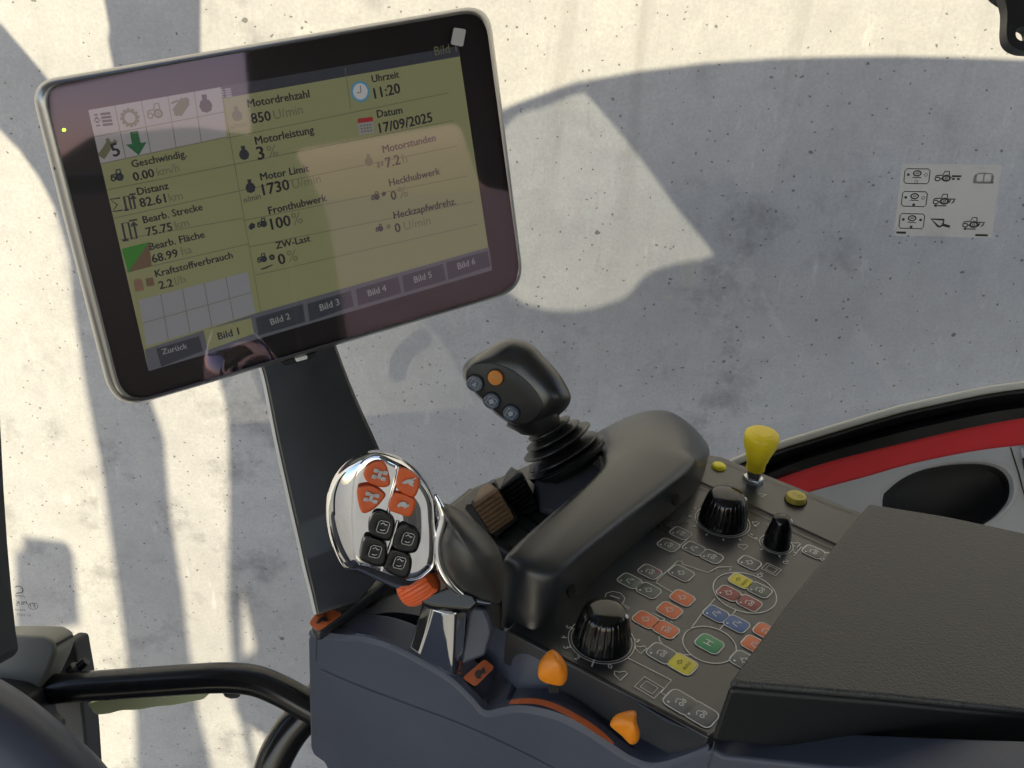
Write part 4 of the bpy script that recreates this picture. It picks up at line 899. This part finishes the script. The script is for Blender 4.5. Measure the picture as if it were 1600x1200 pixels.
# ================================================================== LOADER JOYSTICK
js = thing('joystick', 'black loader joystick with four round buttons on a rubber bellows boot', 'joystick', P(880, 712, -.46))
def J(x, y): return (680 + x * .1916, 510 + y * .1916)
ho_ = spline([J(*p) for p in [(225, 340), (262, 285), (340, 232), (430, 180), (500, 138), (560, 112), (640, 104), (730, 120), (810, 165), (900, 260), (1000, 370), (1070, 480), (1106, 565), (1100, 620), (1068, 672), (1012, 722), (940, 775), (860, 818), (790, 836), (745, 834), (715, 828), (610, 795), (500, 722), (400, 625), (300, 522), (250, 450), (228, 395)]], 4)
fo_ = spline([J(*p) for p in [(248, 400), (265, 350), (320, 312), (400, 297), (480, 302), (570, 328), (660, 378), (760, 460), (835, 548), (878, 630), (868, 690), (820, 745), (760, 790), (690, 800), (610, 780), (505, 708), (405, 612), (306, 512), (258, 445)]], 4)
N_ = 96; jc = J(560, 540)
HO = angle_samp(ho_, N_, jc); FO = angle_samp(fo_, N_, jc)
DJ = .79
def jd(p, base): return base + .00018 * (p[1] - 612) - .00012 * (p[0] - 790)
def jr(R, s, base, mixr=None, t=0):
    out = []
    for i in range(N_):
        p = R[i]
        if mixr: p = (p[0] * (1 - t) + mixr[i][0] * t, p[1] * (1 - t) + mixr[i][1] * t)
        p = (jc[0] + (p[0] - jc[0]) * s, jc[1] + (p[1] - jc[1]) * s); out.append(PD(p[0], p[1], jd(p, base)))
    return out
mb = MB(); mb.shell([jr(HO, .80, DJ + .050), jr(HO, .95, DJ + .044), jr(HO, 1, DJ + .030), jr(HO, 1, DJ + .018), jr(HO, .985, DJ + .010, FO, .12), jr(HO, 1, DJ + .002, FO, .42), jr(HO, 1, DJ - .003, FO, .78), jr(FO, 1, DJ - .004)], mat('joystick_plastic', (.018, .018, .018), .30, spec=.9, bump=.06, bscale=1600, var=.1, vscale=40), True, False)
mb.build('head', js, smooth=70)
mb = MB(); mb.shell([jr(FO, 1, DJ - .0035), jr(FO, .985, DJ - .0048), jr(FO, .93, DJ - .0052), jr(FO, .4, DJ - .0054)], DARK, False, True); fp = mb.build('face_plate', js, smooth=40)
nJ = (PD(jc[0] + 50, jc[1], jd((jc[0] + 50, jc[1]), DJ)) - PD(*jc, DJ)).cross(PD(jc[0], jc[1] + 50, jd((jc[0], jc[1] + 50), DJ)) - PD(*jc, DJ)).normalized()
if nJ.dot(FW) > 0: nJ = -nJ
for (x, y), m, k in (((330, 458), CAP, 0), ((465, 600), CAP, 1), ((622, 700), CAP, 2), ((495, 412), ORANGEL, 3)):
    q = J(x, y); c = PD(*q, jd(q, DJ - .0048)); mb = MB(); r = .0068 if m is CAP else .0064
    ey_ = (UP - nJ * UP.dot(nJ)).normalized(); ex_ = ey_.cross(nJ).normalized(); sl = (ex_ * .82 - ey_ * .57).normalized(); sp_ = nJ.cross(sl)
    mb.lathe([(r * 1.13, -.001), (r * 1.13, .0012), (r * 1.04, .0012)], c, nJ, VOID, 36); mb.lathe([(r, .0), (r, .0026), (r * .93, .0034), (r * .6, .0036), (.0001, .0036)], c, nJ, m, 36)
    h = c + nJ * .0039; ic = mat('cap_icon', (.36, .40, .46), .5)
    if k < 3:
        s = .0036; mb.ribbon([h + (sl * a + sp_ * b) * s for a, b in ((-1, -1), (1, -1), (1, 1), (-1, 1))], .0005, nJ, ic, True)
        sh_ = [[(-.6, -.6), (.6, -.6), (0, .7)], [(-.75, 0), (0, -.75), (.75, 0), (0, .75)], [(-.6, -.2), (-.4, .6), (.4, .6), (.6, -.2), (0, -.7)]][k]
        mb.poly([h + (sl * a + sp_ * b) * s for a, b in sh_], ic)
    else:
        oi = mat('cap_mark', (.55, .42, .2), .5)
        mb.ribbon([h + sl * a + sp_ * b for a, b in ((-.003, -.001), (0, .0004), (.003, .002))], .0005, nJ, oi); mb.ribbon([h + sl * a + sp_ * b for a, b in circ(.001, .001, .0013, 10)], .0004, nJ, oi, True)
    mb.build('button', js, smooth=50)
# bellows: stacked tilted discs on one axis, neck above
axb = ((UP * .87 - RT * .5) * .99 - FW * .13).normalized(); c = PD(879, 706, .83)
ppx = .83 / 1500 / .99
prof = [(.030, -.016), (.0375, -.004)]
for (px, py, hw) in ((879, 706, 61), (867, 692, 59), (862, 681, 47), (856, 670, 37)):
    hh = math.hypot(px - 879, py - 706) * ppx; r_ = hw * .83 / 1500
    prof += [(r_ * .70, hh - .0036), (r_ * .93, hh - .0020), (r_, hh - .0004), (r_ * .985, hh + .0008), (r_ * .8, hh + .0016), (r_ * .55, hh + .0030)]
prof += [(.0125, .0285), (.0115, .034)]
mb = MB(); mb.lathe(prof, c, axb, RUBBER, 72); mb.build('boot', js, smooth=45)
mb = MB(); mb.lathe([(.036, -.010), (.037, -.0065), (.0355, -.005), (.030, -.005)], c, axb, RUBBER, 64); mb.build('boot_ring', js, smooth=40)
mb = MB(); q0 = c + axb * .028; q1 = PD(*J(850, 740), DJ + .022); q2 = PD(*J(790, 660), DJ + .024); mb.tube([q0, q0 * .5 + q1 * .5, q1, q2], [.0125, .0150, .0215, .027], MATS['joystick_plastic'], 32); mb.build('neck', js, smooth=70)

# ================================================================== CHROME DRIVE LEVER
dl = thing('drive_lever', 'chrome multifunction drive lever with orange and black buttons and dark palm grip', 'lever', P(690, 1040, -.485))
def D_(x, y): return (480 + x * .2334, 680 + y * .2334)
DD = .565
def dd(p, base): return base + .00012 * (p[1] - 815) + .00010 * (p[0] - 605)
def PDL(p, base): return PD(p[0], p[1], dd(p, base))
co = spline([D_(*p) for p in [(127, 480), (138, 380), (178, 270), (250, 180), (330, 132), (400, 104), (480, 97), (560, 114), (640, 150), (720, 210), (785, 285), (825, 345), (852, 430), (866, 540), (880, 680), (890, 800), (900, 900), (880, 945), (820, 950), (760, 1005), (700, 1050), (600, 1032), (450, 965), (320, 912), (245, 893), (190, 800), (150, 680), (130, 570)]], 4)
ci = spline([D_(*p) for p in [(300, 620), (296, 480), (305, 330), (330, 230), (370, 170), (430, 130), (500, 132), (580, 170), (660, 210), (740, 275), (800, 350), (840, 440), (850, 560), (858, 700), (850, 860), (800, 925), (740, 965), (660, 968), (540, 930), (430, 885), (325, 845)]], 4)
N_ = 110; cc_ = D_(560, 560); CO = angle_samp(co, N_, cc_); CI = angle_samp(ci, N_, cc_)
def dr(R, s, base, R2=None, t=0):
    out = []
    for i in range(N_):
        p = R[i]
        if R2: p = (p[0] * (1 - t) + R2[i][0] * t, p[1] * (1 - t) + R2[i][1] * t)
        p = (cc_[0] + (p[0] - cc_[0]) * s, cc_[1] + (p[1] - cc_[1]) * s); out.append(PDL(p, base))
    return out
mb = MB(); mb.shell([dr(CO, .78, DD + .040), dr(CO, .93, DD + .032), dr(CO, 1, DD + .020), dr(CO, 1, DD + .012, CI, .1), dr(CO, 1, DD + .004, CI, .55), dr(CO, 1, DD + .0009, CI, .9), dr(CI, 1, DD + .0004), dr(CI, .992, DD + .0016), dr(CI, .972, DD + .0016), dr(CI, .962, DD - .0001), dr(CI, .95, DD - .0003), dr(CI, .85, DD - .0005), dr(CI, .7, DD - .0004), dr(CI, .5, DD - .0011), dr(CI, .3, DD - .0016), dr(CI, .1, DD - .0018)], CHROME)
head = mb.build('head', dl, smooth=45)
nD = (PDL((cc_[0] + 50, cc_[1]), DD) - PDL(cc_, DD)).cross(PDL((cc_[0], cc_[1] + 50), DD) - PDL(cc_, DD)).normalized()
if nD.dot(FW) > 0: nD = -nD
# ridge lines splitting the button fields
mb = MB(); mb.tube([PDL(D_(*p), DD - .0012) for p in spline([(612, 205), (600, 290), (570, 390), (540, 520)], 5, False)], .0013, CHROME, 10); mb.tube([PDL(D_(*p), DD - .0012) for p in spline([(606, 570), (580, 670), (540, 790), (500, 905)], 5, False)], .0013, CHROME, 10); mb.build('ridge', dl, smooth=60)
mpx = DD / 1500
ey_ = (UP - nD * UP.dot(nD)).normalized(); ex_ = ey_.cross(nD).normalized()
rx_ = (ex_ * .96 - ey_ * .27).normalized(); ry_ = nD.cross(rx_)
BT = [([(378, 262), (400, 205), (470, 172), (525, 190), (556, 300), (545, 340), (488, 348), (405, 312)], ORANGE, 'axle', (485, 265), 1.1), ([(332, 365), (375, 338), (440, 338), (510, 380), (522, 412), (455, 488), (385, 522), (352, 490)], ORANGE, 'axle', (430, 418), 1.1),
 ([(612, 230), (655, 220), (735, 268), (752, 330), (728, 402), (690, 414), (600, 352)], ORANGE, 'hare', (680, 318), 1.2), ([(572, 395), (620, 385), (710, 420), (728, 452), (692, 542), (600, 522), (543, 490)], ORANGE, 'turtle', (640, 465), 1.1),
 ([(408, 595), (440, 525), (500, 513), (582, 558), (582, 640), (560, 700), (520, 705), (425, 665)], SATIN, 'kb', (508, 615), 1), ([(582, 665), (640, 598), (700, 615), (755, 655), (742, 760), (690, 790), (580, 762)], SATIN, 'kb', (675, 695), 1),
 ([(355, 790), (382, 690), (440, 683), (530, 728), (528, 850), (480, 882), (360, 835)], SATIN, 'kb', (455, 780), 1), ([(520, 855), (552, 775), (610, 770), (695, 812), (690, 920), (640, 962), (515, 895)], SATIN, 'kb', (618, 855), 1)]
for outl, m, ic, cp, s in BT:
    o2 = spline([D_(*p) for p in outl], 5); mb = MB(); to3 = lambda p: PDL(p, DD)
    cb = cxy(o2)
    mb.shell([[PDL((cb[0] + (p[0] - cb[0]) * k, cb[1] + (p[1] - cb[1]) * k), DD + dz) for p in o2] for k, dz in ((1.06, .0004), (1.06, .0), (1.02, -.0002))], VOID, False, False)
    h_ = .0042 if m is ORANGE else .0055
    mb.shell([[PDL((cb[0] + (p[0] - cb[0]) * k, cb[1] + (p[1] - cb[1]) * k), DD + dz) for p in o2] for k, dz in ((1, .002), (1.0, -h_ * .55), (.965, -h_ * .8), (.90, -h_ * .97), (.80, -h_), (.4, -h_ * .9), (.1, -h_ * .86))], m, True, True)
    c = PDL(D_(*cp), DD - h_ - .0006); im = mat('button_icon', (.55, .55, .55), .5)
    if ic == 'kb':
        mb.ribbon([c + rx_ * a * .0033 + ry_ * b * .0037 for a, b in ((-1, .7), (-.7, 1), (.7, 1), (1, .7), (1, -.7), (.7, -1), (-.7, -1), (-1, -.7))], .0004, nD, im, True)
        mb.ribbon([c + rx_ * a * .0033 + ry_ * b * .0037 for a, b in ((-.6, .4), (-.2, .7), (.3, .4), (.6, .5))], .0006, nD, im); mb.ribbon([c + rx_ * a * .0033 + ry_ * b * .0037 for a, b in ((-.4, -.5), (.1, -.6), (.5, -.4))], .0005, nD, im)
    else: icon(mb, ic, lambda u, v: c + rx_ * u * .0034 * s + ry_ * v * .0034 * s, nD, im, .0005)
    mb.build('button', dl, smooth=50)
# palm grip
gr = spline([D_(*p) for p in [(880, 470), (918, 455), (1000, 486), (1130, 580), (1230, 680), (1290, 780), (1312, 880), (1318, 980), (1300, 1110), (1230, 1122), (1100, 1085), (1000, 1015), (920, 905), (888, 800), (886, 690), (925, 570), (915, 490)]], 5)
N_ = 80; cg = D_(1110, 830); GR = angle_samp(gr, N_, cg)
gf = lambda s, base: [PDL((cg[0] + (p[0] - cg[0]) * s, cg[1] + (p[1] - cg[1]) * s), base) for p in GR]
mb = MB(); mb.shell([gf(.9, DD + .055), gf(1, DD + .035), gf(1, DD + .015), gf(.975, DD + .006), gf(.90, DD - .003), gf(.75, DD - .012), gf(.5, DD - .019), gf(.25, DD - .022), gf(.06, DD - .023)], GRIPP); mb.build('palm_grip', dl, smooth=80)
# chrome band between head and grip
bd = spline([(858, 400), (878, 450), (905, 530), (895, 600), (872, 690), (872, 800), (905, 905), (985, 1020), (1090, 1095), (1230, 1128)], 6, False)
mb = MB(); mb.tube([PDL(D_(*p), DD + .004) for p in bd], [.0010 + .0024 * min(1, k / 12, (len(bd) - 1 - k) / 14) for k in range(len(bd))], CHROME, 14); mb.build('trim_band', dl, smooth=60)
# orange thumb wheel
cw = PDL(D_(748, 1010), DD + .017); aw = (RT * .80 + UP * .52 - FW * .25).normalized()
fl = lambda k, t: -.07 * max(0, math.cos(22 * t)) ** 3
mb = MB(); mb.lathe([(r * .74, h * .90) for r, h in [(.006, -.0135), (.0105, -.0130), (.0132, -.0095), (.0145, -.003), (.0146, .003), (.0138, .0085), (.0115, .0118), (.007, .0125)]], cw, aw, ORANGE, 220, fl); mb.build('thumb_wheel', dl, smooth=40)
# neck and post
def X2(x, y): return (460 + x * .25, 900 + y * .25)
mb = MB(); nk = [X2(*p) for p in [(800, 150), (960, 90), (1120, 140), (1150, 190), (1100, 240), (860, 215), (790, 190)]]
mb.shell([[PD(*p, .60) for p in nk], [PD(p[0], p[1] - 6, .592) for p in nk]], SATIN); mb.build('neck', dl, smooth=30, bevel=.002)
mb = MB(); mb.prism([PD(*X2(*p), .606) for p in [(935, 60), (1010, 90), (1120, 165), (1090, 172), (960, 110)]], FW * .004, ORANGE); mb.build('accent', dl, bevel=.0006)
top_ = [X2(800, 165), X2(862, 205), X2(955, 230), X2(1010, 222), X2(1075, 220)]; bot_ = [X2(718, 448), X2(778, 490), X2(945, 603), X2(992, 625), X2(1040, 618)]
dt = [.612, .601, .597, .590, .604]; mb = MB()
secs = []
for k in range(9):
    v = k / 8; s_ = [PD(a[0] + (b[0] - a[0]) * v, a[1] + (b[1] - a[1]) * v + 3 * math.sin(v * 3), d + .029 * v) for a, b, d in zip(top_, bot_, dt)]
    secs.append(s_ + [s_[4] + FW * .03, s_[0] + FW * .03])
mb.shell(secs, CHROME); mb.build('post', dl, smooth=25, bevel=.0016)
mb = MB(); mb.prism([PD(*X2(*p), .622) for p in [(1100, 185), (1190, 200), (1225, 280), (1240, 350), (1195, 500), (1080, 545), (1040, 560), (1080, 250)]], FW * .03, PLAST_SKY); mb.build('shroud', dl, bevel=.003)

# ================================================================== ARMREST
ar = thing('armrest', 'black grained armrest pad overlapping the key panel', 'armrest', P(1350, 1150, -.45))
zt, zb = -.398, -.448
tp = [(1140, 1066), (1236, 935), (1357, 786), (1480, 806), (1640, 840), (1900, 900), (1900, 1180), (1600, 1110), (1380, 1086)]
top3 = [P(x, y, zt) for x, y in tp]
bot3 = [V((p.x, p.y, zb)) for p in top3]; bot3[0] = P(1108, 1160, zb); bot3[1] = P(1200, 1046, zb); bot3[8] = P(1370, 1184, zb - .006); bot3[7] = P(1600, 1197, zb - .006); bot3[6] = P(1900, 1230, zb - .006)
n = len(tp); ce = sum(top3, V()) / n
mid3 = [a * .90 + b * .10 for a, b in zip(top3, bot3)]
ins = lambda ps, k: [p + (V((ce.x, ce.y, p.z)) - p).normalized() * k for p in ps]
mb = MB(); mb.shell([bot3, mid3, ins(mid3, .012)], mat('armrest_side_shade', (.009, .010, .012), .5, bump=.25, bscale=900), True, True); mb.build('shaded_side', ar, smooth=40, bevel=.004)  # shade on the armrest's flank put into a darker side material
mb = MB(); mb.shell([ins(mid3, .0003), top3], PADM, True, True); mb.build('pad', ar, smooth=40, bevel=.0042, bseg=4)
